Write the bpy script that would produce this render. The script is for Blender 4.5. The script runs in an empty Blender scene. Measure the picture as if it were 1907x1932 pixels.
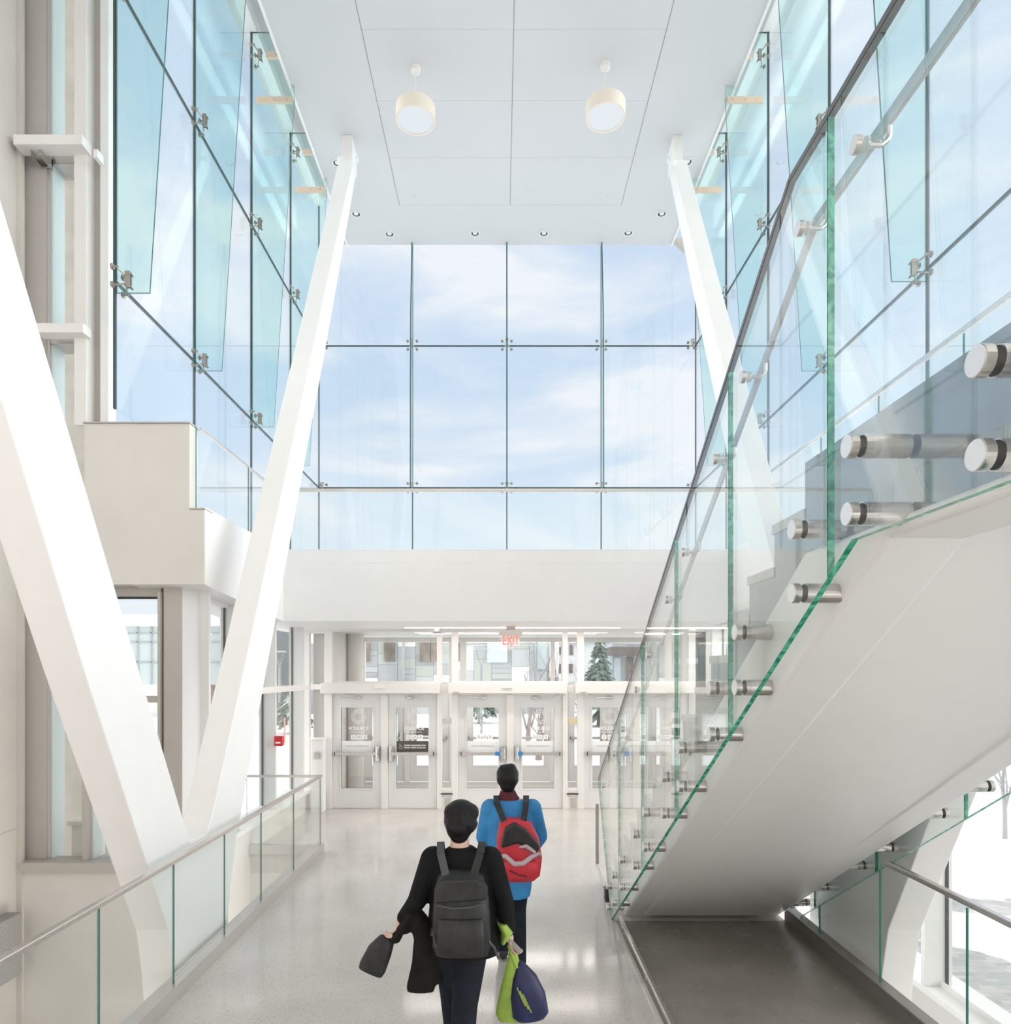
import bpy, bmesh, math, random
from mathutils import Vector, Matrix
random.seed(7)
SC = bpy.context.scene
COL = SC.collection
F, CX, CY, H = 1310.0, 944.0, 1268.0, 2.5      # focal length, vanishing point (in pixels), eye height (m)

# ---------------------------------------------------------------- camera
cd = bpy.data.cameras.new('camera'); cam = bpy.data.objects.new('camera', cd); COL.objects.link(cam)
cam.location = (0, 0, H); cam.rotation_euler = (math.pi/2, 0, 0)
cd.sensor_fit = 'HORIZONTAL'; cd.sensor_width = 36; cd.lens = F/1907*36
cd.shift_x = (953.5-CX)/1907; cd.shift_y = (CY-966)/1907
cd.clip_start = 0.05; cd.clip_end = 800
SC.camera = cam
SC.view_settings.view_transform = 'Standard'; SC.view_settings.look = 'None'
SC.view_settings.gamma = 1.0; SC.view_settings.use_curve_mapping = False
SC.view_settings.exposure = 0.26
SC.cycles.max_bounces = 10; SC.cycles.diffuse_bounces = 5; SC.cycles.glossy_bounces = 4
SC.cycles.transparent_max_bounces = 48; SC.cycles.transmission_bounces = 6
SC.cycles.caustics_reflective = False; SC.cycles.caustics_refractive = False
SC.cycles.use_denoising = True; SC.cycles.sample_clamp_indirect = 6

# ---------------------------------------------------------------- world: pale winter sky, thin streaks of cloud, extra glow added at the unseen sides
W = bpy.data.worlds.new('winter_sky'); SC.world = W; W.use_nodes = True
nt = W.node_tree; N = nt.nodes; L = nt.links; N.clear()
def nd(tree, t, **kw):
    n = tree.nodes.new(t)
    for k, v in kw.items(): setattr(n, k, v)
    return n
tc = nd(nt, 'ShaderNodeTexCoord'); sep = nd(nt, 'ShaderNodeSeparateXYZ'); L.new(tc.outputs['Generated'], sep.inputs[0])
def mth(tree, op, a, b=None, c=None, clamp=False):
    n = tree.nodes.new('ShaderNodeMath'); n.operation = op; n.use_clamp = clamp
    for i, v in enumerate((a, b, c)):
        if v is None: continue
        if isinstance(v, (int, float)): n.inputs[i].default_value = v
        else: tree.links.new(v, n.inputs[i])
    return n.outputs[0]
def ramp(tree, fac, stops):
    n = tree.nodes.new('ShaderNodeValToRGB'); tree.links.new(fac, n.inputs[0])
    e = n.color_ramp.elements
    while len(e) > 1: e.remove(e[-1])
    e[0].position = stops[0][0]; e[0].color = (*stops[0][1], 1)
    for p, c in stops[1:]:
        x = e.new(p); x.color = (*c, 1)
    return n.outputs[0]
SKY_VIEW, SKY_SIDE_FILL, SKY_BACK = .84, 4.6, 1.0
blue = ramp(nt, sep.outputs['Z'], [(0.0, (.90, .95, 1.0)), (.12, (.84, .92, 1.0)), (.3, (.66, .79, .95)), (.5, (.66, .77, .94)), (.8, (.60, .73, .93))])
mp = nd(nt, 'ShaderNodeMapping'); mp.inputs['Rotation'].default_value = (0, math.radians(24), 0); mp.inputs['Scale'].default_value = (1.5, 1.2, 4.6)
mp.inputs['Location'].default_value = (.35, .3, 1.12)
L.new(tc.outputs['Generated'], mp.inputs[0])
nz = nd(nt, 'ShaderNodeTexNoise'); nz.inputs['Scale'].default_value = 1.9; nz.inputs['Detail'].default_value = 9; nz.inputs['Roughness'].default_value = .55; nz.inputs['Distortion'].default_value = .5
L.new(mp.outputs[0], nz.inputs[0])
cl = ramp(nt, nz.outputs[0], [(.44, (0, 0, 0)), (.53, (.4, .4, .4)), (.62, (1, 1, 1))])
mx = nd(nt, 'ShaderNodeMix', data_type='RGBA'); L.new(cl, mx.inputs[0]); L.new(blue, mx.inputs[6]); mx.inputs[7].default_value = (.97, .97, 1.0, 1)
# brightness over the whole dome: the view side is calm blue, the unseen left and right are boosted to light the room
f1 = mth(nt, 'MULTIPLY_ADD', mth(nt, 'ABSOLUTE', sep.outputs['X']), 4.0, -2.35, clamp=True)
f0 = mth(nt, 'MULTIPLY_ADD', sep.outputs['Y'], -1.9, 1.12, clamp=True)
stg = mth(nt, 'MULTIPLY_ADD', f1, SKY_SIDE_FILL-SKY_VIEW, mth(nt, 'MULTIPLY_ADD', f0, SKY_BACK-SKY_VIEW, SKY_VIEW))
f1 = f0
wm_ = nd(nt, 'ShaderNodeMix', data_type='RGBA'); L.new(f1, wm_.inputs[0]); L.new(mx.outputs[2], wm_.inputs[6]); wm_.inputs[7].default_value = (1.0, .955, .90, 1)
bg = nd(nt, 'ShaderNodeBackground'); L.new(wm_.outputs[2], bg.inputs[0]); L.new(stg, bg.inputs[1])
out = nd(nt, 'ShaderNodeOutputWorld'); L.new(bg.outputs[0], out.inputs[0])

# ---------------------------------------------------------------- materials
MATS = {}
def setup(name):
    m = bpy.data.materials.new(name); m.use_nodes = True; t = m.node_tree; t.nodes.clear(); MATS[name] = m
    return m, t, t.nodes.new('ShaderNodeOutputMaterial')
def pbr(name, col, rough=.5, metal=0.0, noise=0.0, nscale=6.0, bump=0.0, bscale=60.0, spec=.5, emis=None, estr=0):
    m, t, o = setup(name); b = t.nodes.new('ShaderNodeBsdfPrincipled')
    b.inputs['Base Color'].default_value = (*col, 1); b.inputs['Roughness'].default_value = rough; b.inputs['Metallic'].default_value = metal
    b.inputs['Specular IOR Level'].default_value = spec
    if emis: b.inputs['Emission Color'].default_value = (*emis, 1); b.inputs['Emission Strength'].default_value = estr
    tcn = t.nodes.new('ShaderNodeTexCoord')
    if noise:
        n = t.nodes.new('ShaderNodeTexNoise'); n.inputs['Scale'].default_value = nscale; n.inputs['Detail'].default_value = 6
        t.links.new(tcn.outputs['Object'], n.inputs[0])
        c = ramp(t, n.outputs[0], [(.3, tuple(x*(1-noise) for x in col)), (.7, tuple(min(1, x*(1+noise)) for x in col))])
        t.links.new(c, b.inputs['Base Color'])
    if bump:
        n2 = t.nodes.new('ShaderNodeTexNoise'); n2.inputs['Scale'].default_value = bscale; n2.inputs['Detail'].default_value = 4
        t.links.new(tcn.outputs['Object'], n2.inputs[0])
        bp = t.nodes.new('ShaderNodeBump'); bp.inputs['Strength'].default_value = bump; bp.inputs['Distance'].default_value = .01
        t.links.new(n2.outputs[0], bp.inputs['Height']); t.links.new(bp.outputs[0], b.inputs['Normal'])
    t.links.new(b.outputs[0], o.inputs[0])
    return m
def glass(name, tint, refl=1.0, frit=0.0, milk=0.0):
    """architectural pane: see-through with the sheen that grows at grazing angles; frit = printed dots"""
    m, t, o = setup(name)
    lw = t.nodes.new('ShaderNodeLayerWeight'); lw.inputs[0].default_value = .5
    p = mth(t, 'POWER', lw.outputs['Facing'], 5.0)
    fac = mth(t, 'MULTIPLY_ADD', p, .90*refl, .045*refl, clamp=True)
    tr = t.nodes.new('ShaderNodeBsdfTransparent'); tr.inputs[0].default_value = (*tint, 1)
    gl = t.nodes.new('ShaderNodeBsdfGlossy'); gl.inputs[0].default_value = (1, 1, 1, 1); gl.inputs[1].default_value = 0.0
    mi = t.nodes.new('ShaderNodeMixShader'); t.links.new(fac, mi.inputs[0]); t.links.new(tr.outputs[0], mi.inputs[1]); t.links.new(gl.outputs[0], mi.inputs[2])
    last = mi.outputs[0]
    if frit or milk:
        df = t.nodes.new('ShaderNodeBsdfTranslucent'); df.inputs[0].default_value = (.85, .9, .95, 1)
        d2 = t.nodes.new('ShaderNodeBsdfDiffuse'); d2.inputs[0].default_value = (.75, .82, .9, 1)
        ms = t.nodes.new('ShaderNodeMixShader'); ms.inputs[0].default_value = .5; t.links.new(df.outputs[0], ms.inputs[1]); t.links.new(d2.outputs[0], ms.inputs[2])
        tcn = t.nodes.new('ShaderNodeTexCoord'); sp = t.nodes.new('ShaderNodeSeparateXYZ'); t.links.new(tcn.outputs['Object'], sp.inputs[0])
        s = 2*math.pi/.022
        a = mth(t, 'SINE', mth(t, 'MULTIPLY', mth(t, 'ADD', sp.outputs['Y'], sp.outputs['Z']), s*.7071))
        b = mth(t, 'SINE', mth(t, 'MULTIPLY', mth(t, 'SUBTRACT', sp.outputs['Y'], sp.outputs['Z']), s*.7071))
        dot = mth(t, 'GREATER_THAN', mth(t, 'MULTIPLY', a, b), .45)
        fr = mth(t, 'MULTIPLY_ADD', dot, frit, milk)
        m2 = t.nodes.new('ShaderNodeMixShader'); t.links.new(fr, m2.inputs[0]); t.links.new(last, m2.inputs[1]); t.links.new(ms.outputs[0], m2.inputs[2]); last = m2.outputs[0]
    t.links.new(last, o.inputs[0])
    return m

M_WHITE = pbr('white_paint', (.86, .855, .85), .45, noise=.012, nscale=3)
M_STEELW = pbr('white_steel_paint', (.89, .885, .88), .32, noise=.01, nscale=5)
M_CEIL = pbr('ceiling_plaster', (.66, .665, .675), .6)
M_PLASTER = pbr('warm_plaster', (.70, .675, .645), .6, noise=.025, nscale=2)
M_BEIGE = pbr('beige_metal', (.50, .47, .44), .45, noise=.02)
M_CONC = pbr('concrete', (.50, .47, .43), .8, noise=.10, nscale=5, bump=.25, bscale=40)
M_CONCR = pbr('rough_concrete', (.34, .33, .315), .9, noise=.25, nscale=70, bump=.9, bscale=90)
M_FRAME = pbr('aluminium_frame', (.80, .80, .80), .4)
M_FRAMEW = pbr('warm_frame', (.83, .81, .79), .4)
M_DOOR = pbr('door_paint', (.77, .765, .77), .38)
M_BLACK = pbr('black_gasket', (.03, .04, .04), .5)
M_DARKSEAL = pbr('dark_sealant', (.05, .075, .08), .45)
M_STAIN = pbr('brushed_stainless', (.66, .63, .60), .26, metal=1.0, noise=.05, nscale=30)
M_CHROME = pbr('polished_stainless', (.75, .74, .72), .14, metal=1.0)
M_CAP = pbr('machined_cap', (.86, .85, .86), .30, metal=.65)
M_BRONZE = pbr('warm_bracket_steel', (.78, .62, .48), .38, metal=.55)
M_DARKRAIL = pbr('dark_steel_rail', (.16, .15, .15), .25, metal=.8)
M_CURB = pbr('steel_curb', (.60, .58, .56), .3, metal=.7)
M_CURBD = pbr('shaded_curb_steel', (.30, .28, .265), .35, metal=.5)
M_GE = pbr('green_glass_edge', (.03, .30, .21), .12, spec=.9)
M_GET = pbr('teal_glass_edge', (.03, .20, .17), .2, spec=.8)
M_GED = pbr('dark_green_glass_edge', (.02, .12, .10), .2, spec=.8)
M_GRAY = pbr('grey_stair_plate', (.40, .40, .41), .08, metal=.7)
M_LWALL = pbr('limestone_wall', (.60, .565, .525), .7, noise=.05, nscale=1.5)
M_TREAD = pbr('pale_tread', (.72, .70, .67), .4, noise=.05, nscale=40)
M_GLASS = glass('clear_glass', (.982, .992, .990), .9)
M_GLASSB = glass('balustrade_glass', (.978, .993, .988), .9)
M_FIT = pbr('fitting_steel', (.42, .39, .35), .35, metal=.8)
M_GLASSST = glass('stair_glass', (.965, .985, .978), 1.15)
M_GFRIT = glass('fritted_glass', (.955, .98, .99), .8, frit=.16, milk=.02)
M_GFIN = glass('fin_glass', (.865, .965, .95), .8)
M_GWALL = glass('wall_glass', (.95, .975, .985), .7)
M_SNOW = pbr('snow', (.90, .92, .95), .9, noise=.04, nscale=.8, bump=.5, bscale=1.5)
M_SILVER = pbr('silver_plate', (.62, .61, .58), .35, metal=.4)
M_RED = pbr('red_plastic', (.62, .03, .04), .4)
M_CREAM = pbr('cream_shade', (.80, .73, .63), .5, emis=(1, .86, .66), estr=.04)
M_DIFF = pbr('lamp_diffuser', (.80, .82, .86), .5)
M_TUBE = pbr('glowing_strip', (1, .93, .86), .5, emis=(1, .93, .87), estr=3.0)
M_SIGNB = pbr('dark_sign', (.10, .085, .075), .4)
M_LET = pbr('white_lettering', (.93, .93, .93), .6)
M_REDL = pbr('red_lettering', (.95, .10, .07), .5, emis=(1, .16, .1), estr=.8)
M_FROST = pbr('frosted_band', (.92, .93, .94), .7)
M_BLUE = pbr('blue_tape', (.03, .22, .62), .5)
M_PLASTB = pbr('black_plastic', (.035, .035, .038), .4)

def terrazzo(name, base, dark, rough, spot, blotch=.10):
    m, t, o = setup(name); b = t.nodes.new('ShaderNodeBsdfPrincipled'); tcn = t.nodes.new('ShaderNodeTexCoord')
    v = t.nodes.new('ShaderNodeTexVoronoi'); v.inputs['Scale'].default_value = 95; t.links.new(tcn.outputs['Object'], v.inputs[0])
    sp = t.nodes.new('ShaderNodeSeparateColor'); t.links.new(v.outputs['Color'], sp.inputs[0])
    near = mth(t, 'LESS_THAN', v.outputs['Distance'], .34)
    dk = mth(t, 'MULTIPLY', mth(t, 'LESS_THAN', sp.outputs[0], .20), near)
    lt = mth(t, 'MULTIPLY', mth(t, 'GREATER_THAN', sp.outputs[1], .80), near)
    n = t.nodes.new('ShaderNodeTexNoise'); n.inputs['Scale'].default_value = 1.6; n.inputs['Detail'].default_value = 7; t.links.new(tcn.outputs['Object'], n.inputs[0])
    c0 = ramp(t, n.outputs[0], [(.3, tuple(x*(1-blotch) for x in base)), (.7, tuple(min(1, x*(1+blotch)) for x in base))])
    m1 = t.nodes.new('ShaderNodeMix'); m1.data_type = 'RGBA'; t.links.new(mth(t, 'MULTIPLY', dk, spot), m1.inputs[0]); t.links.new(c0, m1.inputs[6]); m1.inputs[7].default_value = (*dark, 1)
    m2 = t.nodes.new('ShaderNodeMix'); m2.data_type = 'RGBA'; t.links.new(mth(t, 'MULTIPLY', lt, spot*.5), m2.inputs[0]); t.links.new(m1.outputs[2], m2.inputs[6]); m2.inputs[7].default_value = (min(1, base[0]*1.4), min(1, base[1]*1.4), min(1, base[2]*1.4), 1)
    t.links.new(m2.outputs[2], b.inputs['Base Color'])
    n3 = t.nodes.new('ShaderNodeTexNoise'); n3.inputs['Scale'].default_value = 5; t.links.new(tcn.outputs['Object'], n3.inputs[0])
    t.links.new(mth(t, 'MULTIPLY_ADD', n3.outputs[0], .10, rough-.05), b.inputs['Roughness'])
    t.links.new(b.outputs[0], o.inputs[0]); return m
M_FLOOR = terrazzo('terrazzo_floor', (.60, .57, .54), (.16, .16, .19), .115, .8, .06)
M_FLOORD = terrazzo('dark_concrete_with_stair_shade', (.245, .225, .20), (.12, .11, .105), .26, .35, .16)  # dark finish of the concrete plus the stair's shade, painted into the base colour
M_VEST = terrazzo('vestibule_floor', (.58, .555, .52), (.4, .38, .36), .4, .3, .06)
def streaky(name, c0, c1):
    m, t, o = setup(name); b = t.nodes.new('ShaderNodeBsdfPrincipled'); tcn = t.nodes.new('ShaderNodeTexCoord')
    n = t.nodes.new('ShaderNodeTexNoise'); n.inputs['Scale'].default_value = 9; n.inputs['Detail'].default_value = 3; n.inputs['Distortion'].default_value = 2.5
    t.links.new(tcn.outputs['Object'], n.inputs[0]); t.links.new(ramp(t, n.outputs[0], [(.40, c0), (.52, tuple((a+b_)/2 for a, b_ in zip(c0, c1))), (.64, c1)]), b.inputs['Base Color'])
    b.inputs['Roughness'].default_value = .12; t.links.new(b.outputs[0], o.inputs[0]); return m
M_GEX = streaky('painted_refraction_green_edge', (.012, .26, .17), (.16, .62, .42))  # streaks paint refracted light into the green edge colour
def paving():
    m, t, o = setup('paving'); b = t.nodes.new('ShaderNodeBsdfPrincipled'); tcn = t.nodes.new('ShaderNodeTexCoord')
    br = t.nodes.new('ShaderNodeTexBrick'); br.inputs['Scale'].default_value = 3.2; br.inputs['Mortar Size'].default_value = .012
    br.inputs['Color1'].default_value = (.36, .38, .40, 1); br.inputs['Color2'].default_value = (.56, .55, .54, 1); br.inputs['Mortar'].default_value = (.40, .41, .42, 1)
    t.links.new(tcn.outputs['Object'], br.inputs[0])
    n = t.nodes.new('ShaderNodeTexNoise'); n.inputs['Scale'].default_value = .55; n.inputs['Detail'].default_value = 8; t.links.new(tcn.outputs['Object'], n.inputs[0])
    msk = ramp(t, n.outputs[0], [(.57, (0, 0, 0)), (.60, (1, 1, 1))])
    m1 = t.nodes.new('ShaderNodeMix'); m1.data_type = 'RGBA'; t.links.new(msk, m1.inputs[0]); t.links.new(br.outputs[0], m1.inputs[6]); m1.inputs[7].default_value = (.9, .92, .95, 1)
    t.links.new(m1.outputs[2], b.inputs['Base Color']); b.inputs['Roughness'].default_value = .85
    t.links.new(b.outputs[0], o.inputs[0]); return m
M_PAVE = paving()

# ---------------------------------------------------------------- mesh helpers
class MB:
    def __init__(s): s.v = []; s.f = []; s.m = []
    def add(s, vs, fs, mi=0):
        o = len(s.v); s.v += [tuple(v) for v in vs]
        for k, f in enumerate(fs):
            s.f.append(tuple(i+o for i in f)); s.m.append(mi[k] if isinstance(mi, (list, tuple)) else mi)
        return s
    def box(s, x0, x1, y0, y1, z0, z1, mi=0):
        x0, x1 = sorted((x0, x1)); y0, y1 = sorted((y0, y1)); z0, z1 = sorted((z0, z1))
        v = [(x0, y0, z0), (x1, y0, z0), (x1, y1, z0), (x0, y1, z0), (x0, y0, z1), (x1, y0, z1), (x1, y1, z1), (x0, y1, z1)]
        return s.add(v, [(0, 3, 2, 1), (4, 5, 6, 7), (0, 1, 5, 4), (1, 2, 6, 5), (2, 3, 7, 6), (3, 0, 4, 7)], mi)
    def prism(s, pts, axis, a0, a1, mi=0, me=None):
        """extrude a polygon; axis 'x': pts are (y,z); 'y': (x,z); 'z': (x,y)"""
        me = mi if me is None else me
        def P(p, a): return {'x': (a, p[0], p[1]), 'y': (p[0], a, p[1]), 'z': (p[0], p[1], a)}[axis]
        n = len(pts); vs = [P(p, a0) for p in pts]+[P(p, a1) for p in pts]
        ar = sum(pts[i][0]*pts[(i+1) % n][1]-pts[(i+1) % n][0]*pts[i][1] for i in range(n))
        flip = (ar > 0) ^ (a1 < a0) ^ (axis == 'y')
        fs = [tuple(range(n)), tuple(range(2*n-1, n-1, -1))]+[(i, i+n, (i+1) % n+n, (i+1) % n) for i in range(n)]
        if flip: fs = [tuple(reversed(f)) for f in fs]
        return s.add(vs, fs, [mi, mi]+[me]*n)
    def cyl(s, p0, p1, r0, r1=None, n=16, mi=0, mcap=None, cap=True):
        r1 = r0 if r1 is None else r1; mcap = mi if mcap is None else mcap
        p0 = Vector(p0); p1 = Vector(p1); d = (p1-p0).normalized()
        u = d.orthogonal().normalized(); w = d.cross(u)
        vs = []
        for p, r in ((p0, r0), (p1, r1)):
            for i in range(n):
                a = 2*math.pi*i/n; vs.append(p+(u*math.cos(a)+w*math.sin(a))*r)
        fs = [(i, (i+1) % n, (i+1) % n+n, i+n) for i in range(n)]; ms = [mi]*n
        if cap: fs += [tuple(reversed(range(n))), tuple(range(n, 2*n))]; ms += [mcap, mcap]
        return s.add(vs, fs, ms)
    def tube(s, pts, r, n=8, mi=0):
        """round tube along points with mitred rings; r number or list"""
        P = [Vector(p) for p in pts]; k = len(P); R = r if isinstance(r, (list, tuple)) else [r]*k
        vs = []; u = None
        for i in range(k):
            t = ((P[min(i+1, k-1)]-P[max(i-1, 0)])).normalized()
            if u is None: u = t.orthogonal().normalized()
            u = (u-t*u.dot(t)); u = u.normalized() if u.length > 1e-6 else t.orthogonal().normalized()
            w = t.cross(u)
            for j in range(n):
                a = 2*math.pi*j/n; vs.append(P[i]+(u*math.cos(a)+w*math.sin(a))*R[i])
        fs = [(i*n+j, i*n+(j+1) % n, (i+1)*n+(j+1) % n, (i+1)*n+j) for i in range(k-1) for j in range(n)]
        fs += [tuple(reversed(range(n))), tuple(range((k-1)*n, k*n))]
        return s.add(vs, fs, mi)
    def bar(s, p0, p1, w, h, up=(0, 0, 1), mi=0):
        """flat rectangular bar between two points; w across, h along up"""
        p0 = Vector(p0); p1 = Vector(p1); t = (p1-p0).normalized(); a = t.cross(Vector(up)).normalized(); b = a.cross(t).normalized()
        vs = []
        for p in (p0, p1):
            for x, y in ((-1, -1), (1, -1), (1, 1), (-1, 1)): vs.append(p+a*x*w/2+b*y*h/2)
        return s.add(vs, [(0, 3, 2, 1), (4, 5, 6, 7), (0, 1, 5, 4), (1, 2, 6, 5), (2, 3, 7, 6), (3, 0, 4, 7)], mi)
    def ell(s, c, rx, ry, rz, nu=20, nv=12, mi=0, rot=None):
        vs = []; c = Vector(c)
        for j in range(nv+1):
            th = math.pi*j/nv
            for i in range(nu):
                a = 2*math.pi*i/nu; p = Vector((rx*math.sin(th)*math.cos(a), ry*math.sin(th)*math.sin(a), rz*math.cos(th)))
                if rot: p = rot @ p
                vs.append(c+p)
        fs = [(j*nu+i, (j+1)*nu+i, (j+1)*nu+(i+1) % nu, j*nu+(i+1) % nu) for j in range(nv) for i in range(nu)]
        return s.add(vs, fs, mi)
    def loft(s, secs, n=20, mi=0, pw=2.0):
        """closed body through horizontal super-ellipse sections (x,y,z,rx,ry)"""
        vs = []
        for (x, y, z, rx, ry) in secs:
            for i in range(n):
                a = 2*math.pi*i/n; ca, sa = math.cos(a), math.sin(a)
                vs.append((x+rx*math.copysign(abs(ca)**(2/pw), ca), y+ry*math.copysign(abs(sa)**(2/pw), sa), z))
        k = len(secs)
        up = secs[-1][2] > secs[0][2]
        fs = [(i*n+j, i*n+(j+1) % n, (i+1)*n+(j+1) % n, (i+1)*n+j) for i in range(k-1) for j in range(n)]
        fs += [tuple(reversed(range(n))), tuple(range((k-1)*n, k*n))]
        if not up: fs = [tuple(reversed(f)) for f in fs]
        return s.add(vs, fs, mi)
    def build(s, name, mats, parent=None, loc=None, bevel=0, seg=2, smooth=False, remesh=0, kind=None, label=None):
        me = bpy.data.meshes.new(name); me.from_pydata(s.v, [], s.f)
        mats = mats if isinstance(mats, (list, tuple)) else [mats]
        for m in mats: me.materials.append(m)
        me.polygons.foreach_set('material_index', s.m); me.update()
        if smooth: me.polygons.foreach_set('use_smooth', [True]*len(me.polygons))
        o = bpy.data.objects.new(name, me); COL.objects.link(o)
        if loc: o.location = loc
        if parent is not None:
            o.parent = parent; o.matrix_parent_inverse = wm(parent).inverted()
        if bevel:
            b = o.modifiers.new('b', 'BEVEL'); b.width = bevel; b.segments = seg; b.limit_method = 'ANGLE'; b.angle_limit = math.radians(40); b.harden_normals = False
        if remesh:
            r = o.modifiers.new('r', 'REMESH'); r.mode = 'VOXEL'; r.voxel_size = remesh; r.use_smooth_shade = True
            sm = o.modifiers.new('s', 'SMOOTH'); sm.iterations = 6; sm.factor = .5
        if kind: o['kind'] = kind
        if label: o['label'] = label
        return o
def wm(o):
    m = Matrix.LocRotScale(o.location, o.rotation_euler, o.scale)
    return (wm(o.parent) @ o.matrix_parent_inverse @ m) if o.parent else m
def tag(o, label, cat, group=None, kind=None):
    if label: o['label'] = label
    if cat: o['category'] = cat
    if group: o['group'] = group
    if kind: o['kind'] = kind
    return o
def empty(name, loc, label=None, cat=None, group=None, kind=None, rz=0):
    o = bpy.data.objects.new(name, None); COL.objects.link(o); o.location = loc; o.rotation_euler = (0, 0, rz); o.empty_display_size = .1
    return tag(o, label, cat, group, kind)
def copy_tree(o, parent=None):
    c = o.copy(); COL.objects.link(c); c.parent = parent
    for ch in list(o.children): copy_tree(ch, c)
    return c
def struct(o, label=None): o['kind'] = 'structure'; (label and o.__setitem__('label', label)); return o
def X(px, d=12.75): return (px-CX)*d/F
def Z(py, d=12.75): return H+(CY-py)*d/F
def text(name, body, size, loc, mat, parent, mirror=False, ext=.001, align='CENTER', sx=1.0, bold=0.0):
    c = bpy.data.curves.new(name, 'FONT'); c.body = body; c.size = size; c.extrude = ext; c.offset = bold; c.align_x = align; c.align_y = 'CENTER'; c.materials.append(mat)
    o = bpy.data.objects.new(name, c); COL.objects.link(o); o.location = loc; o.rotation_euler = (math.pi/2, 0, 0); o.scale = (-sx if mirror else sx, 1, 1)
    me = bpy.data.meshes.new_from_object(o); m = bpy.data.objects.new(name, me); COL.objects.link(m)
    m.location = o.location; m.rotation_euler = o.rotation_euler; m.scale = o.scale
    bpy.data.objects.remove(o); m.name = name
    if parent is not None: m.parent = parent; m.matrix_parent_inverse = wm(parent).inverted()
    return m
# ================================================================ STRUCTURE
YD, YF = 12.75, 15.8                    # door wall, outer glass facade
XL, XR = -4.13, 4.44                    # upper glass side walls
ZC = 12.21                              # ceiling
BAY = 2.145
# floors
struct(MB().box(-2.47, 1.16, -6, 9.66, -.3, 0).box(-3.5, 3.6, 9.66, YD+.1, -.3, 0).box(1.16, 2.86, 6.98, 9.66, -.3, 0).build('floor', M_FLOOR))
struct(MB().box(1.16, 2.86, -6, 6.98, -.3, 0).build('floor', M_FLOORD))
struct(MB().box(-3.5, 3.6, YD+.1, YF, -.3, 0).build('floor', M_VEST))
struct(MB().box(-5.6, -2.47, -6, 9.7, -3.1, -3).box(2.86, 4.4, -6, 9.7, -3.1, -3).build('floor', M_PLASTER))
# the faces below the openings beside the floor
struct(MB().box(-5.6, -3.48, 7.9, 8.2, -3, .23).box(-3.66, -3.48, 7.9, 9.66, -3, .36).box(-3.66, -3.48, 9.66, YD, -.3, .36).box(-3.48, -2.47, 9.66, 9.8, -3, -.3).build('wall_lower', M_PLASTER))
struct(MB().box(-5.48, -5.42, 7.86, 7.905, -3, 13.6).box(-5.7, -5.48, -6, 8.06, -3, 13.6).build('wall_left', M_LWALL))
# joints in the left wall
g = MB()
for y0, z0 in ((-6, 6.03), (-6, .72)): g.box(-5.482, -5.474, y0, 7.9, z0, z0+.008)
struct(g.build('trim_1', M_BEIGE))
tag(MB().box(-5.475, -5.30, 2.0, 7.7, -.84, -.16).build('rough_concrete_block', M_CONCR, bevel=.01), 'rough board-marked concrete block low on the beige wall at the lower edge', 'concrete block')
# lower wall under the windows, right hand
XW = 4.02
struct(MB().box(XW, XW+.25, -6, YD, -3, -.36).box(3.48, XW+.1, 9.66, YD, -3, -.3).box(3.21, XW+.12, 7.0, 7.2, -3, 3.5).build('wall_right', M_WHITE))
struct(MB().box(XW-.20, XW+.14, -6, 6.95, -.40, -.34).box(XW-.20, XW+.14, 8.75, YD, -.40, -.34).build('trim_2', M_STEELW, bevel=.006))
# sills on the far and left hand
struct(MB().box(-5.44, -3.46, 7.84, 8.16, .23, .343).build('trim_3', M_BEIGE, bevel=.008))
struct(MB().box(-3.78, -3.40, 8.0, YD-.1, .345, .41).build('trim_4', M_WHITE, bevel=.006))
# bridge slab with upstand; balconies on both sides
br = MB().box(-3.40, 3.50, 10.6, YF-.06, 3.277, 4.16).box(-3.40, 3.50, 10.6, 10.78, 4.16, 4.36)
br.box(-3.40, 3.50, 10.595, 10.80, 4.355, 4.372)
struct(br.build('wall_bridge', M_WHITE, bevel=.004))
# left balcony: tall guard wall that steps down to the glass
pl = MB()
pl.prism([(7.8, 3.482), (10.62, 3.277), (10.62, 4.355), (7.8, 4.355)], 'x', -3.405, -3.315)
pl.prism([(7.8, 3.482), (10.62, 3.277), (YF-.06, 3.277), (YF-.06, 4.15), (7.8, 4.15)], 'x', XL-.02, -3.40)
struct(pl.build('wall_balcony', M_WHITE))
g = MB().prism([(-4.67, 3.482), (-3.318, 3.482), (-3.318, 4.325), (-3.485, 4.325), (-3.485, 5.29), (-4.67, 5.29)], 'y', 7.79, 8.0)
struct(g.build('wall_guard', M_PLASTER, bevel=.006))
struct(MB().box(-4.68, -3.475, 7.775, 8.01, 5.29, 5.305).box(-3.49, -3.31, 7.78, 8.0, 4.325, 4.338).build('trim_5', M_BEIGE))
# right balcony slab
struct(MB().box(3.50, XR+.02, 1.0, YF-.06, 3.5, 4.36).build('wall_gallery', M_WHITE, bevel=.004))

# ceiling with seams
c = MB().prism([(-3.47, -6), (3.88, -6), (3.88, YF-.02), (-3.47, YF-.02)], 'z', ZC, ZC+.35)
c.box(-4.4, 4.75, -6, YF+.1, 13.3, 13.5)
c.box(-6, XL-.1, -6, 8.1, 13.3, 13.5)
struct(c.build('ceiling', M_CEIL))
struct(MB().box(-3.62, -3.47, -6, YF, ZC+.34, 13.3).box(3.88, 4.03, -6, YF, ZC+.34, 13.3).build('trim_6', M_CEIL))
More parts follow.
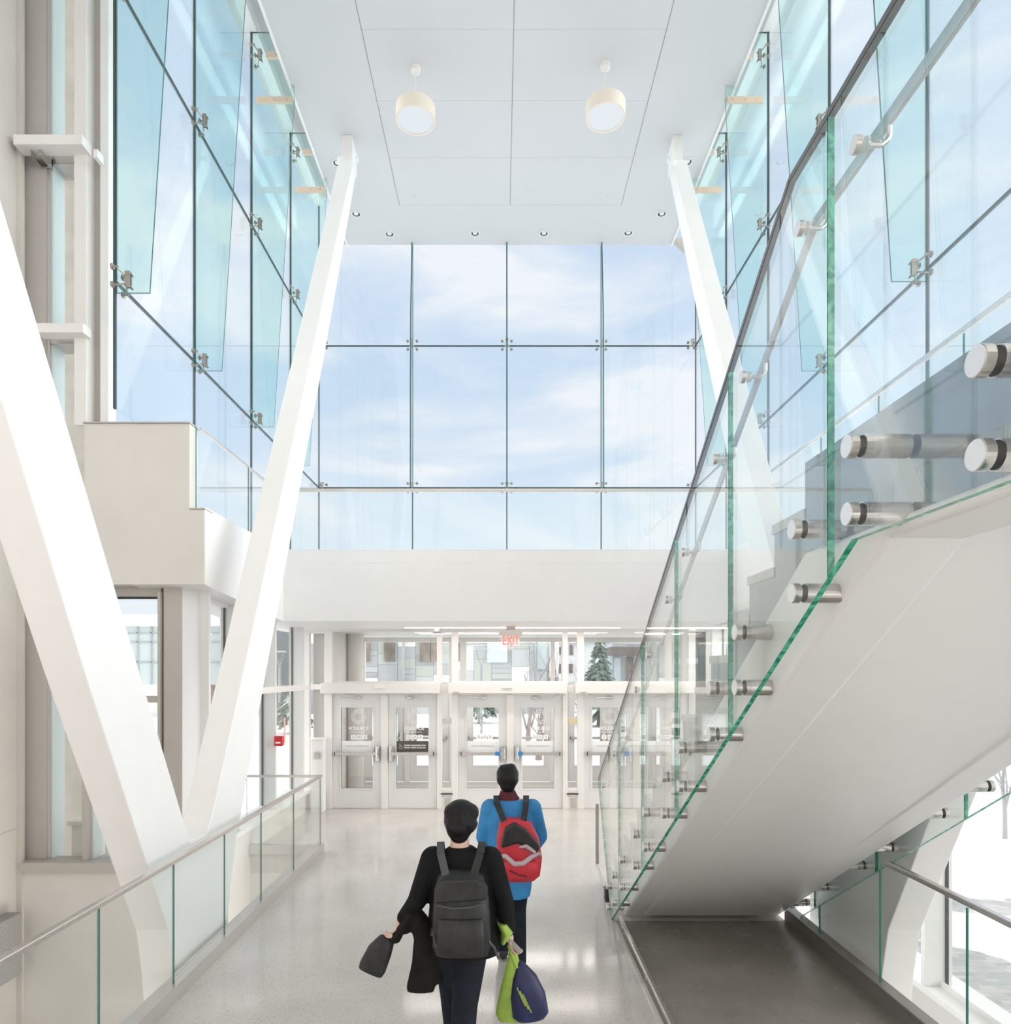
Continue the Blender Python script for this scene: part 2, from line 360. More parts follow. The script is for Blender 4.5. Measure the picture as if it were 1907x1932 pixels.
# slim white edge trims of the ceiling and head frames of the side glazing
struct(MB().box(-3.50, -3.465, -6, YF, ZC-.03, ZC+.3).box(3.875, 3.91, -6, YF, ZC-.03, ZC+.3).build('trim_7', M_STEELW))
struct(MB().box(XL-.06, XL+.10, 7.3, YF, 13.1, 13.3).box(XR-.10, XR+.06, -.5, YF, 13.1, 13.3).build('trim_8', M_STEELW))
# triangular haunches where the ceiling meets the corner glass
g = MB()
g.prism([(3.86, ZC+.02), (4.15, ZC-.25), (4.15, ZC+.02)], 'y', YF-.25, YF-.1)
g.prism([(-3.45, ZC+.02), (-3.55, ZC+.02), (-3.55, ZC-.08)], 'y', YF-.25, YF-.1)
struct(g.build('trim_9', M_BEIGE))
s = MB(); y0s, y1s = -6, 14.44
for x in (-2.10, .20, 2.51): s.box(x-.005, x+.005, y0s, y1s, ZC-.003, ZC+.001)
for y in (14.44, 13.10, 11.80, 10.49, 9.18, 7.87): s.box(-2.10, 2.51, y-.004, y+.004, ZC-.002, ZC+.001, 1)
M_SEAM = pbr('ceiling_seam', (.30, .30, .31), .8); M_SEAML = pbr('ceiling_seam_pale', (.60, .60, .61), .8)
struct(s.build('trim_10', [M_SEAM, M_SEAML]))

# ================================================================ POINT-FIXED GLASS WALLS
def spider(parent, loc, rz, span=.105, hub_depth=.12):
    """four-armed fitting: a hub plate clamped to the fin and four disc heads on the panes (local -Y = into the room)"""
    e = empty('spider_fitting', loc, rz=rz); e.parent = parent; e.matrix_parent_inverse = wm(parent).inverted()
    b = MB()
    for sx in (-1, 1):
        b.box(sx*.016-.006, sx*.016+.006, -hub_depth-.03, -hub_depth+.025, -.07, .10)
        for sz in (-1, 1):
            b.cyl((sx*.02, -hub_depth+.02, sz*.05+.01), (sx*span, -.045, sz*span*.9), .010, .008, 8)
            b.cyl((sx*span, -.075, sz*span*.9), (sx*span, .012, sz*span*.9), .010, n=8)
            b.cyl((sx*span, -.022, sz*span*.9), (sx*span, -.004, sz*span*.9), .030, .033, 16)
            b.cyl((sx*.022, -hub_depth-.03, sz*.07), (sx*.04, -hub_depth-.03, sz*.07), .012, n=8)
    o = b.build('fitting_body', M_FIT); o.location = loc; o.rotation_euler = (0, 0, rz); o.parent = e; o.matrix_parent_inverse = wm(e).inverted()
    return e
def bracket(parent, x0, x1, y, z, n=3, name='fin_bracket'):
    b = MB().box(x0, x1, y-.022, y+.022, z-.05, z+.05)
    for i in range(n):
        x = x0+(x1-x0)*(i+.5)/n if n > 1 else (x0+x1)/2
        b.cyl((x, y-.03, z), (x, y+.03, z), .014, n=10, mi=1)
    o = b.build(name, [M_BRONZE, M_CHROME], parent); return o
# facade towards the campus
fac = empty('window_1', (0, YF, 0), 'clear point-fixed glass facade above the entrance bridge, showing the sky', None, kind='structure')
xs = [XL, -2.0, .145, 2.29, XR]; zs = [4.0, 6.69, 9.92, 13.25]
for i in range(4):
    for j in range(3):
        MB().box(xs[i]+.012, xs[i+1]-.012, YF-.008, YF+.008, zs[j]+.012, zs[j+1]-.012).build('glass_pane', M_GWALL, fac)
g = MB()
for x in xs: g.box(x-.014, x+.014, YF-.012, YF+.012, 4.0, 13.25)
for z in zs[1:3]: g.box(XL, XR, YF-.012, YF+.012, z-.014, z+.014)
g.build('sealant_joint', M_DARKSEAL, fac)
for x in xs[1:4]:
    MB().prism([(YF-.03, 6.56), (YF-.40, 6.56), (YF-.34, 10.5), (YF-.12, 12.15), (YF-.12, 13.2), (YF-.03, 13.2)], 'x', x-.012, x+.012, 0, 1).build('glass_fin', [M_GFIN, M_GED], fac)
for x in xs[1:4]:
    for z in zs[1:3]: spider(fac, (x, YF-.02, z), 0)
for x, dx in ((XL, .11), (XR, -.11)):
    for z in zs[1:3]: spider(fac, (x+dx, YF-.02, z), 0, span=.07)
# side walls
def side_wall(nm, x, sgn, ys, label, finmat=M_GFIN):
    w = empty(nm, (x, ys[0], 0), label, None, kind='structure')
    zz = [4.0, 6.69, 9.92, 13.12]
    for i in range(len(ys)-1):
        for j in range(3):
            MB().box(x-.008, x+.008, ys[i]+.012, ys[i+1]-.012, (5.32 if i == 0 and j == 0 and sgn > 0 else zz[j]+.012), zz[j+1]-.012).build('glass_pane', M_GFRIT if ys[i] < 9 else M_GWALL, w)
    q = MB()
    for y in ys: q.box(x-.013, x+.013, y-.014, y+.014, 5.32 if y < 7.6 and sgn > 0 else 4.0, 13.12)
    for z in zz[1:3]: q.box(x-.013, x+.013, ys[0], ys[-1], z-.014, z+.014)
    q.build('sealant_joint', M_DARKSEAL, w)
    for y in ys[:-1]:
        i0, ib, it = x+sgn*.02, x+sgn*.375, x+sgn*.72
        MB().prism([(i0, 6.56), (ib, 6.56), (it, 12.0), (it-sgn*.05, 13.1), (i0, 13.1)], 'y', y-.012, y+.012, 0, 1).build('glass_fin', [finmat, M_GED], w)
        bracket(w, x+sgn*.09, x+sgn*.69, y, 11.98)
        bracket(w, x+sgn*.25, x+sgn*.60, y, 12.72, 1)
        rz = -math.pi/2 if sgn < 0 else math.pi/2
        for z in (6.69, 9.92, 12.72): spider(w, (x+sgn*.02, y, z), rz)
    return w
yl = [YF-BAY*k for k in range(4, -1, -1)]; yl[0] = 7.44
side_wall('window_2', XL, 1, yl, 'tall glass wall with blue-green fins above the balcony on the side of the stepped guard wall')
side_wall('window_3', XR, -1, [YF-BAY*k for k in range(7, -1, -1)], 'tall dotted glass wall with blue-green fins rising behind the stair')

# ---- window facing us above and below the stepped guard wall (left edge of the picture)
YW = 8.05
w4 = empty('window_4', (-4.9, YW, .34), 'narrow full-height window with beige frames beside the left wall, concrete wall behind its glass', None, kind='structure')
MB().box(X(97, YW)+.03, X(157, YW)-.01, YW+.02, YW+.035, .35, 13.2).box(X(116, YW), X(312, YW), YW+.02, YW+.035, .35, 3.4).build('glass_pane', M_GLASS, w4)
m = MB().box(-5.48, X(92, YW), YW-.04, YW+.06, .343, 13.3)
m.build('beige_panel', M_BEIGE, w4, bevel=.006)
MB().box(X(92, YW), X(97, YW), YW-.03, YW+.05, .343, 13.3).build('frame_gasket', M_CURB, w4)
MB().box(X(97, YW), X(100, YW), YW+.0, YW+.22, .343, 13.3).build('pale_reveal', pbr('pale_blue_reveal', (.78, .86, .86), .4), w4)
MB().box(X(157, YW), X(181, YW), YW-.18, YW+.06, 5.30, 13.3).build('mullion', M_FRAMEW, w4, bevel=.008)
MB().box(X(181, YW), X(198, YW), YW-.02, YW+.10, 5.30, 13.3).build('frame_gasket', M_BEIGE, w4)
MB().box(X(198, YW), X(214, YW), YW-.10, YW+.06, 5.30, 13.3).build('mullion', M_WHITE, w4, bevel=.008)
MB().box(X(28, 7.75), X(158, 7.75), 7.72, 7.90, Z(276, 7.75), Z(257, 7.75)).build('transom', M_FRAMEW, w4, bevel=.006)
MB().box(X(66, 7.75), X(158, 7.75), 7.74, 7.90, Z(628, 7.75), Z(610, 7.75)).build('transom', M_FRAMEW, w4, bevel=.006)
MB().box(X(92, YW), X(157, YW), YW-.02, YW+.25, Z(312, YW), Z(290, YW)).box(X(92, YW), X(157, YW), YW-.02, YW+.25, Z(650, YW), Z(632, YW)).build('frame_head', M_CURB, w4)
g = MB(); g.prism([(7.80, Z(276, 7.8)), (7.80, Z(292, 7.8)), (8.0, Z(306, 7.9)), (8.02, Z(276, 7.8))], 'x', X(68, 7.9), X(70, 7.9)); g.prism([(7.80, Z(276, 7.8)), (7.80, Z(292, 7.8)), (8.0, Z(306, 7.9)), (8.02, Z(276, 7.8))], 'x', X(84, 7.9), X(88, 7.9)); g.box(X(68, 7.9), X(88, 7.9), 7.99, 8.01, Z(304, 7.9), Z(280, 7.9))
g.build('angle_bracket', M_STAIN, w4)
MB().box(X(180, 7.8), X(188, 7.8), 7.76, 7.88, Z(302, 7.8), Z(286, 7.8)).build('end_box', M_WHITE, w4, bevel=.003)
# lower part: mullions, head, transom
lo = MB().box(X(166, YW), X(176, YW), YW-.12, YW+.06, .343, 3.40).box(X(308, YW), X(313, YW), YW-.14, YW+.06, .343, 3.42).build('mullion', M_BEIGE, w4, bevel=.004)
MB().box(X(176, YW), X(180, YW), YW-.02, YW+.20, .343, 3.40).build('pale_reveal', MATS['pale_blue_reveal'], w4)
MB().box(-4.9, X(308, YW), YW-.05, YW+.06, Z(1127, YW), 3.50).build('frame_head', M_BEIGE, w4, bevel=.004)
MB().box(-4.9, X(308, YW), YW-.06, YW-.04, Z(1131, YW), Z(1127, YW)).box(X(313, YW), X(316, YW), YW-.05, YW+.02, .343, 3.45).build('frame_gasket', M_BLACK, w4)
MB().box(-4.6, X(308, YW), YW-.10, YW+.05, Z(1325, YW), Z(1313, YW)).build('transom', M_BEIGE, w4, bevel=.004)
# corner cover
struct(MB().box(X(316, YW), X(351, YW), YW-.10, YW+.15, .343, 3.48).build('trim_11', M_BEIGE, bevel=.006))
struct(MB().prism([(X(351, YW), YW-.10), (X(366, YW)+.02, YW+.12), (X(366, YW)+.02, YW+.30), (X(351, YW), YW+.30)], 'z', .36, 3.48).build('trim_12', M_FRAME, bevel=.003))
# concrete pier and ledge outside that window
struct(MB().box(-6.6, -5.22, 8.9, 9.3, -1, 14).build('wall_outside', M_CONC))
struct(MB().box(-5.21, -4.96, 8.42, 8.88, -1.2, .64).box(-5.24, -4.93, 8.38, 8.9, .64, .70).build('wall_pier', M_CONC, bevel=.01))

# ---- low side windows (left) along the floor behind the V column, and the right hand ones
def low_side(nm, x, sgn, ys, z0, label):
    w = empty(nm, (x, ys[0], z0), label, None, kind='structure')
    for i in range(len(ys)-1):
        MB().box(x-.008, x+.008, ys[i]+.03, ys[i+1]-.03, z0, 3.44).build('glass_pane', M_GLASS, w)
    for y in ys:
        MB().box(x-sgn*.06, x+sgn*.19, y-.03, y+.03, z0, 3.46).build('mullion', M_FRAME, w, bevel=.004)
        MB().box(x-sgn*.02, x+sgn*.006, y-.042, y-.031, z0, 3.44).build('gasket', M_BLACK, w)
    MB().box(x-.04, x+.04, ys[0], ys[-1], 3.34, 3.50).build('frame_head', M_FRAME, w)
    MB().box(x+sgn*.20-.05, x+sgn*.20+.05, ys[0]+.25, ys[-1]+.05, 2.19, 2.28).build('transom', M_FRAMEW, w, bevel=.004)
    MB().box(x-.03, x+sgn*.045, ys[0], ys[-1], z0-.02, z0+.05).build('frame_sill', M_WHITE, w)
    return w
low_side('window_5', -3.62, 1, [8.2, 9.16, 10.62, 12.12], .41, 'tall clear side windows behind the V column with snow and a building outside')
low_side('window_6', XW, -1, [-.4, 1.25, 2.9, 4.5, 6.30], -.34, 'tall clear side window at the lower right with paving and snow outside')
low_side('window_7', XW, -1, [8.85, 10.3, 11.7, 12.6], -.34, 'row of low side windows beyond the stair on the far right')
# ================================================================ DOOR WALL (inner) and OUTER DOORS
tr = MB()
def post(x0, x1, y0=YD-.06, y1=YD+.06, z0=0, z1=3.24): tr.box(x0, x1, y0, y1, z0, z1)
PX = lambda px: X(px, YD)
OFF = 236.5
for k in range(3):
    o = OFF*k
    post(PX((613 if k == 0 else 615.5)+o), PX(628+o)); post(PX(719.5+o), PX(732.5+o), z1=2.09); post(PX(824.5+o), PX(834+o))
    if k < 2:   # sidelight base and head
        tr.box(PX(834+o), PX(852+o), YD-.05, YD+.05, .30, .37); tr.box(PX(834+o), PX(852+o), YD-.05, YD+.05, 0, .22); tr.box(PX(834+o), PX(852+o), YD-.05, YD+.05, 2.13, 2.26)
    tr.box(PX(628+o), PX(824.5+o), YD-.05, YD+.05, 2.09, 2.33)
post(PX(555), PX(585)); tr.box(PX(585), PX(613), YD-.05, YD+.05, 2.18, 2.28); tr.box(PX(555), PX(613), YD-.05, YD+.05, 3.20, 3.29)
tr.box(PX(555), PX(1330), YD-.06, YD+.06, 3.24, 3.30)
post(PX(1307), PX(1330)); post(3.56, 3.95)
struct(tr.build('trim_13', M_FRAMEW, bevel=.005))
wl = empty('window_8', (0, YD, 2.3), 'transom and side lights around the inner entrance doors', None, kind='structure')
for k in range(3):
    o = OFF*k; MB().box(PX(628+o), PX(824.5+o), YD-.006, YD+.006, 2.33, 3.24).build('glass_pane', M_GLASS, wl)
    if k < 2: MB().box(PX(834+o), PX(852+o), YD-.006, YD+.006, .37, 3.24).build('glass_pane', M_GLASS, wl)
MB().box(PX(585), PX(613), YD-.006, YD+.006, 1.3, 3.2).build('glass_pane', M_GLASS, wl)
MB().box(PX(1330), 3.56, YD-.006, YD+.006, .1, 3.2).build('glass_pane', M_GLASS, wl)
for k in range(2):
    MB().box(PX(832+OFF*k), PX(854+OFF*k), YD-.075, YD-.05, .262, .285).build('vent_slot', M_BLACK, wl)
    MB().box(PX(839+OFF*k), PX(850+OFF*k), YD-.06, YD-.05, .02, .20).build('base_panel', M_CONC, wl)

def lion(mb, cx, y, cz, r):
    """round crest of rings and short rays, no drawing inside"""
    for rr in (r, r*.62):
        n = 28
        for i in range(n):
            a, b = 2*math.pi*i/n, 2*math.pi*(i+.62)/n
            mb.bar((cx+rr*math.cos(a), y, cz+rr*math.sin(a)), (cx+rr*math.cos(b), y, cz+rr*math.sin(b)), .010, .003, up=(0, 1, 0))
    for i in range(16):
        a = 2*math.pi*i/16
        mb.bar((cx+r*.70*math.cos(a), y, cz+r*.70*math.sin(a)), (cx+r*.93*math.cos(a+.12), y, cz+r*.93*math.sin(a+.12)), .010, .003, up=(0, 1, 0))
door_i = 0
def leaf(x0, x1, y, hinge, label, sign=False, tape=None, outer=False, glassx=None, ztop=2.085):
    """one door leaf; hinge 'l' or 'r'; panic bar, closer arm, glazing with crest, letters and frosted band"""
    global door_i
    door_i += 1
    d = empty('door_%d' % door_i, ((x0+x1)/2, y, .01), label, None, kind='structure')
    w = x1-x0; m = .155*w/.885 if glassx is None else None
    gx0, gx1 = (x0+.15, x1-.15) if glassx is None else glassx
    z0, z1 = .37, 1.85
    b = MB().box(x0, gx0, y-.022, y+.022, .012, ztop).box(gx1, x1, y-.022, y+.022, .012, ztop).box(gx0, gx1, y-.022, y+.022, .012, z0).box(gx0, gx1, y-.022, y+.022, z1, ztop)
    b.build('door_frame', M_DOOR, d)
    q = MB()
    for (a0, a1, c0, c1) in ((gx0-.03, gx0, z0-.03, z1+.03), (gx1, gx1+.03, z0-.03, z1+.03), (gx0, gx1, z0-.03, z0), (gx0, gx1, z1, z1+.03)): q.box(a0, a1, y-.03, y+.03, c0, c1)
    q.build('glazing_bead', M_DOOR, d, bevel=.004)
    MB().box(gx0, gx1, y-.004, y+.004, z0, z1).build('glass_pane', M_GLASS, d)
    s = 1 if hinge == 'l' else -1               # latch side
    lx = x1-.055 if hinge == 'l' else x0+.055
    zb = 1.01
    bx0, bx1 = (x0+.05, x1-.04) if hinge == 'l' else (x0+.04, x1-.05)
    bar = MB().box(bx0, bx1, y-.115, y-.06, zb-.03, zb+.03).box(bx0, bx0+.035, y-.07, y-.022, zb-.028, zb+.028).box(bx1-.035, bx1, y-.07, y-.022, zb-.028, zb+.028)
    pb = bar.build('push_bar', M_STAIN if hinge else M_STAIN, d, bevel=.006)
    MB().box(lx-.035, lx+.035, y-.10, y-.022, zb-.14, zb+.14).box(lx-.02, lx+.02, y-.125, y-.09, zb-.09, zb+.10).build('latch_housing', M_CHROME, d, bevel=.012)
    ends = MB().box(bx0-.006, bx0+.012, y-.118, y-.055, zb-.033, zb+.033).box(bx1-.012, bx1+.006, y-.118, y-.055, zb-.033, zb+.033); ends.build('bar_end_cap', M_SIGNB, d)
    if tape is not None: MB().box(tape-.045, tape+.045, y-.119, y-.058, zb-.033, zb+.033).build('blue_tape', M_BLUE, d)
    if not outer:
        hx = x0+.06 if hinge == 'l' else x1-.06
        a = MB().bar((hx, y-.16, 2.10), (hx+s*.14, y-.17, 2.045), .02, .012).bar((hx+s*.12, y-.17, 2.045), (hx+s*.42, y-.06, 2.03), .02, .012)
        a.box(hx+s*.42-.06, hx+s*.42+.03, y-.06, y-.022, 2.01, 2.05)
        a.build('closer_arm', M_STAIN, d, bevel=.003)
        gc = (gx0+gx1)/2
        lo = MB(); lion(lo, gc+.03, y-.006, 1.68, .13); lo.build('etched_crest', M_LET, d)
        text('etched_lettering', 'SCHULICH', .085, (gc+.03, y-.0065, 1.465), M_LET, d, mirror=True, sx=.9, bold=.0022)
        MB().box(gc-.15, gc+.17, y-.0065, y-.006, 1.395, 1.402).build('etched_line', M_LET, d)
        for i, ch in enumerate('ENG'):
            cx = gc+.14-i*.105
            MB().box(cx-.045, cx+.045, y-.0065, y-.005, 1.265, 1.35).build('letter_square', M_FROST, d)
            text('etched_lettering', ch, .07, (cx, y-.0085, 1.307), M_BEIGE, d, mirror=True)
        if sign:
            MB().box(gx0+.004, gx1-.004, y-.012, y-.006, 1.035, 1.235).build('caution_sign', M_SIGNB, d, label='dark automatic door sign with white wheelchair symbol')
            text('sign_lettering', 'Caution Automatic Door', .042, (gx0+.135, y-.0135, 1.157), M_LET, d, align='LEFT', sx=.93, bold=.0012)
            text('sign_lettering', 'Activate Switch to Operate', .042, (gx0+.135, y-.0135, 1.113), M_LET, d, align='LEFT', sx=.86, bold=.0012)
            wc = MB(); cx, cz = gx0+.07, 1.13
            for i in range(11):
                a0, a1 = math.radians(130+i*24), math.radians(130+(i+1)*24)
                wc.bar((cx+.027*math.cos(a0), y-.0135, cz-.015+.027*math.sin(a0)), (cx+.027*math.cos(a1), y-.0135, cz-.015+.027*math.sin(a1)), .003, .007, up=(0, 1, 0))
            wc.cyl((cx-.012, y-.0125, cz+.047), (cx-.012, y-.0145, cz+.047), .008, n=10)
            for p, r in (((-.010, .038), (-.006, .004)), ((-.006, .004), (.024, 0)), ((.024, 0), (.036, -.032)), ((-.01, .022), (.016, .020))):
                wc.bar((cx+p[0], y-.0135, cz+p[1]), (cx+r[0], y-.0135, cz+r[1]), .003, .008, up=(0, 1, 0))
            wc.build('wheelchair_symbol', M_LET, d)
        else:
            MB().box(gx0+.004, gx1-.004, y-.010, y-.007, 1.035, 1.235).build('frosted_band', M_FROST, d)
            text('band_lettering', 'ENGINEERING BLOCK', .045, (gc, y-.0115, 1.14), MATS['silver_plate'], d, mirror=True, sx=.95)
    return d
nm3 = ['leftmost', 'middle', 'third']
info = [('white glazed door at the far left of the entrance, frosted band above its push bar', 'white glazed door carrying the dark automatic door sign', False, True),
        ('white glazed door in the centre, blue tape near the latch of its push bar', 'white glazed door in the centre just behind the red backpack, small blue tape on its bar', False, False),
        ('white glazed door just before the slanting edge of the stair glass', 'white glazed door seen wholly through the stair glass', False, False)]
for k in range(3):
    o = OFF*k
    leaf(PX(628.5+o), PX(719+o), YD, 'l', info[k][0], sign=False, tape=(PX(938.5) if k == 1 else None))
    leaf(PX(733+o), PX(824+o), YD, 'r', info[k][1], sign=(k == 0), tape=(PX(981) if k == 1 else None))
# operator boxes over each pair
ol = ['long white door operator box above the doors with the dark sign', 'long white door operator box above the central doors', 'long white door operator box seen partly through the stair glass']
for k in range(3):
    o = OFF*k
    e = empty('door_operator', (PX(720+o), YD-.1, 2.12), ol[k], 'door operator', 'operator boxes above the entrance doors')
    MB().box(PX(608+o)+.02, PX(832+o)-.01, YD-.22, YD-.06, 2.115, 2.30).build('housing', M_FRAMEW, e, bevel=.006)
    MB().box(PX(711+o), PX(729+o), YD-.245, YD-.22, 2.205, 2.25).build('motion_sensor', M_WHITE, e, bevel=.006)
    if k: MB().box(PX(620+o), PX(630+o), YD-.24, YD-.215, 2.125, 2.15).build('name_badge', M_SILVER, e, bevel=.004)
# plates on the sidelights
tag(MB().box(PX(835), PX(851), YD-.05, YD-.012, 1.55, 1.66).build('wall_plate', M_SILVER, bevel=.004), 'grey square plate on the narrow glass beside the dark door sign', 'plate')
tag(MB().box(PX(835+OFF), PX(851+OFF), YD-.05, YD-.012, 1.54, 1.66).build('wall_plate', pbr('brass_plate', (.72, .62, .42), .4, metal=.3), bevel=.004), 'brass coloured square plate on the narrow glass beyond the central doors', 'plate')
# pedestal with the door switch
pd = empty('switch_pedestal', (X(600, 12.5), 12.5, 0), 'white pedestal with a steel door switch beside the first entrance door', 'pedestal')
MB().box(X(590, 12.5), X(612, 12.5), 12.38, 12.6, 0, 1.29).box(X(588, 12.5), X(613.5, 12.5), 12.36, 12.62, 1.29, 1.31).build('post', M_WHITE, pd, bevel=.004)
sw = MB().box(X(594, 12.4), X(604.5, 12.4), 12.36, 12.38, .955, 1.07).build('switch_plate', M_STAIN, pd, bevel=.003)
MB().box(X(597, 12.4), X(601.5, 12.4), 12.352, 12.36, .985, 1.04).build('push_button', M_CHROME, sw, bevel=.002)
# outer doors
YO = YF
PO = lambda px: X(px, YO)
q = MB(); sc = 102.75/82.9
outx = lambda px: PX(px)    # same layout as the inner doors, in metres
for k in range(3):
    o = OFF*k
    for a, b_, z1 in ((613, 628, 3.18), (719.5, 732.5, 2.08), (824.5, 834, 3.18)): q.box(outx(a+o), outx(b_+o), YO-.06, YO+.06, 0, z1)
    q.box(outx(628+o), outx(824.5+o), YO-.05, YO+.05, 2.09, 2.27)
    q.box(outx(834+o), outx(852+o), YO-.05, YO+.05, 0, .4); q.box(outx(834+o), outx(852+o), YO-.05, YO+.05, 2.1, 2.26)
q.box(-3.15, 3.6, YO-.06, YO+.06, 3.18, 3.3)
struct(q.build('trim_14', M_FRAMEW, bevel=.005))
w9 = empty('window_9', (0, YO, 2.3), 'outer transom lights beyond the vestibule', None, kind='structure')
for k in range(3):
    o = OFF*k
    MB().box(outx(628+o), outx(824.5+o), YO-.006, YO+.006, 2.27, 3.18).build('glass_pane', M_GLASS, w9)
    if k < 2: MB().box(outx(834+o), outx(852+o), YO-.006, YO+.006, .4, 3.18).build('glass_pane', M_GLASS, w9)
ol = [('outer vestibule door seen through the leftmost inner door', 'outer vestibule door seen behind the dark automatic door sign'), ('outer vestibule door behind the central inner door with blue tape', 'outer vestibule door behind the inner door next to the red backpack'), ('outer vestibule door behind the door before the stair glass', 'outer vestibule door seen through the stair glass')]
for k in range(3):
    o = OFF*k
    leaf(outx(628.5+o), outx(719+o), YO, 'l', ol[k][0], outer=True); leaf(outx(733+o), outx(824+o), YO, 'r', ol[k][1], outer=True)
# second dark sign on the outer door
tag(MB().box(PO(785), PO(812), YO-.05, YO-.035, Z(1388, YO), Z(1373, YO)).build('caution_sign', M_SIGNB), 'small dark sign on the outer door, seen through the door with the large dark sign', 'sign')
# vestibule side walls and round column
struct(MB().box(-3.45, -3.12, YD+.06, YO, 0, 3.28).box(3.62, 3.9, YD+.06, YO, 0, 3.28).build('wall_vestibule', M_PLASTER))
tag(MB().cyl((-2.97, 14.2, 0), (-2.97, 14.2, 3.277), .17, n=32).build('round_column', M_PLASTER, smooth=False), 'round plaster column standing in the vestibule behind the leftmost door', 'column')

# exit sign, strip lights, sensor
ex = empty('exit_sign', (X(963, 11.9), 11.9, 3.277), 'hanging EXIT sign with red letters over the central doors', 'exit sign')
MB().box(X(941, 11.9), X(985, 11.9), 11.84, 11.96, Z(1200, 11.9), Z(1189, 11.9)).build('housing', pbr('pinkish_housing', (.88, .80, .76), .5), ex, bevel=.004)
MB().box(X(955, 11.9), X(972, 11.9), 11.87, 11.93, Z(1189, 11.9), 3.277).build('mount', M_SILVER, ex)
MB().box(X(945, 11.9), X(981, 11.9), 11.893, 11.905, Z(1218.5, 11.9), Z(1200, 11.9)).build('acrylic_panel', glass('acrylic', (.97, .93, .92), 1, milk=.25), ex)
text('exit_lettering', 'EXIT', .235, (X(963.5, 11.9), 11.889, Z(1209, 11.9)), M_REDL, ex, sx=.60, ext=.0015)
def strip(x0, x1, y, z, label, pw=6):
    e = empty('strip_light', ((x0+x1)/2, y, z), label, 'strip light', 'strip lights over the entrance')
    MB().box(x0, x1, y-.035, y+.035, z-.006, z+.03).build('channel', M_STEELW, e)
    MB().box(x0+.01, x1-.01, y-.025, y+.025, z-.012, z-.005).build('diffuser', M_TUBE, e)
    la = bpy.data.lights.new('strip_lamp', 'AREA'); la.shape = 'RECTANGLE'; la.size = x1-x0-.04; la.size_y = .12; la.energy = pw*(x1-x0); la.color = (1, .93, .86)
    lo_ = bpy.data.objects.new('strip_lamp', la); COL.objects.link(lo_); lo_.location = ((x0+x1)/2, y, z-.02); lo_.parent = e; lo_.matrix_parent_inverse = wm(e).inverted()
strip(X(762, 12.05), X(1171, 12.05), 12.05, 3.277, 'long glowing strip light in the soffit before the entrance doors')
strip(X(1225, 12.05), X(1500, 12.05), 12.05, 3.277, 'glowing strip light in the soffit seen through the stair glass')
strip(X(790, 13.9), X(1125, 13.9), 13.9, 3.277, 'glowing strip light beyond the doors in the vestibule ceiling', 13)
sn = empty('ceiling_sensor', (X(824, 12.2), 12.2, 3.277), 'small black and white disc hanging from the soffit by the first transom window', 'sensor')
MB().cyl((X(824, 12.2), 12.2, 3.277), (X(824, 12.2), 12.2, 3.23), .06, n=20).cyl((X(824, 12.2), 12.2, 3.23), (X(824, 12.2), 12.2, 3.19), .008).build('mount', M_SILVER, sn)
MB().cyl((X(824, 12.2), 12.2, 3.20), (X(824, 12.2), 12.2, 3.175), .05, .12, n=28).build('cap', M_PLASTB, sn)
MB().cyl((X(824, 12.2), 12.2, 3.175), (X(824, 12.2), 12.2, 3.155), .12, .11, n=28).build('disc', M_WHITE, sn)
# fire alarm pull station
fa = empty('fire_alarm_box', (-3.37, 10.58, 1.45), 'red fire alarm box fixed to the white mullion near the entrance', 'fire alarm')
MB().box(-3.425, -3.30, 10.50, 10.60, 1.38, 1.53).build('box', M_RED, fa, bevel=.008)
MB().box(-3.40, -3.325, 10.485, 10.50, 1.42, 1.445).build('pull_handle', M_LET, fa, bevel=.003)

# ================================================================ CEILING FITTINGS
def pendant(x, y, label):
    e = empty('pendant_lamp', (x, y, ZC), label, 'pendant lamp', 'drum pendants under the ceiling')
    MB().cyl((x, y, ZC), (x, y, ZC-.06), .085, .075, n=28).cyl((x, y, ZC-.06), (x, y, ZC-.075), .075, .03, n=28).build('ceiling_rose', pbr('lamp_enamel', (.84, .82, .76), .45) if 'lamp_enamel' not in MATS else MATS['lamp_enamel'], e)
    MB().cyl((x, y, ZC-.07), (x, y, 11.58), .010, n=10).build('stem', MATS['lamp_enamel'], e)
    R, zb, zt = .315, 11.36, 11.575
    sh = MB(); n = 48
    vs = []
    for r, z in ((.01, zt), (R, zt), (R, zb), (R-.03, zb), (R-.03, zb+.012)):
        vs += [(x+r*math.cos(2*math.pi*i/n), y+r*math.sin(2*math.pi*i/n), z) for i in range(n)]
    sh.add(vs, [(k*n+i, (k+1)*n+i, (k+1)*n+(i+1) % n, k*n+(i+1) % n) for k in range(4) for i in range(n)])
    sh.build('drum_shade', M_CREAM, e)
    MB().cyl((x, y, zb+.012), (x, y, zb+.02), R-.028, n=48).build('diffuser', M_DIFF, e)
pendant(X(784, 11.16), 11.16, 'cream drum pendant lamp hanging nearer the left glass wall')
pendant(X(1142, 11.10), 11.10, 'cream drum pendant lamp hanging nearer the stair')
dl = None
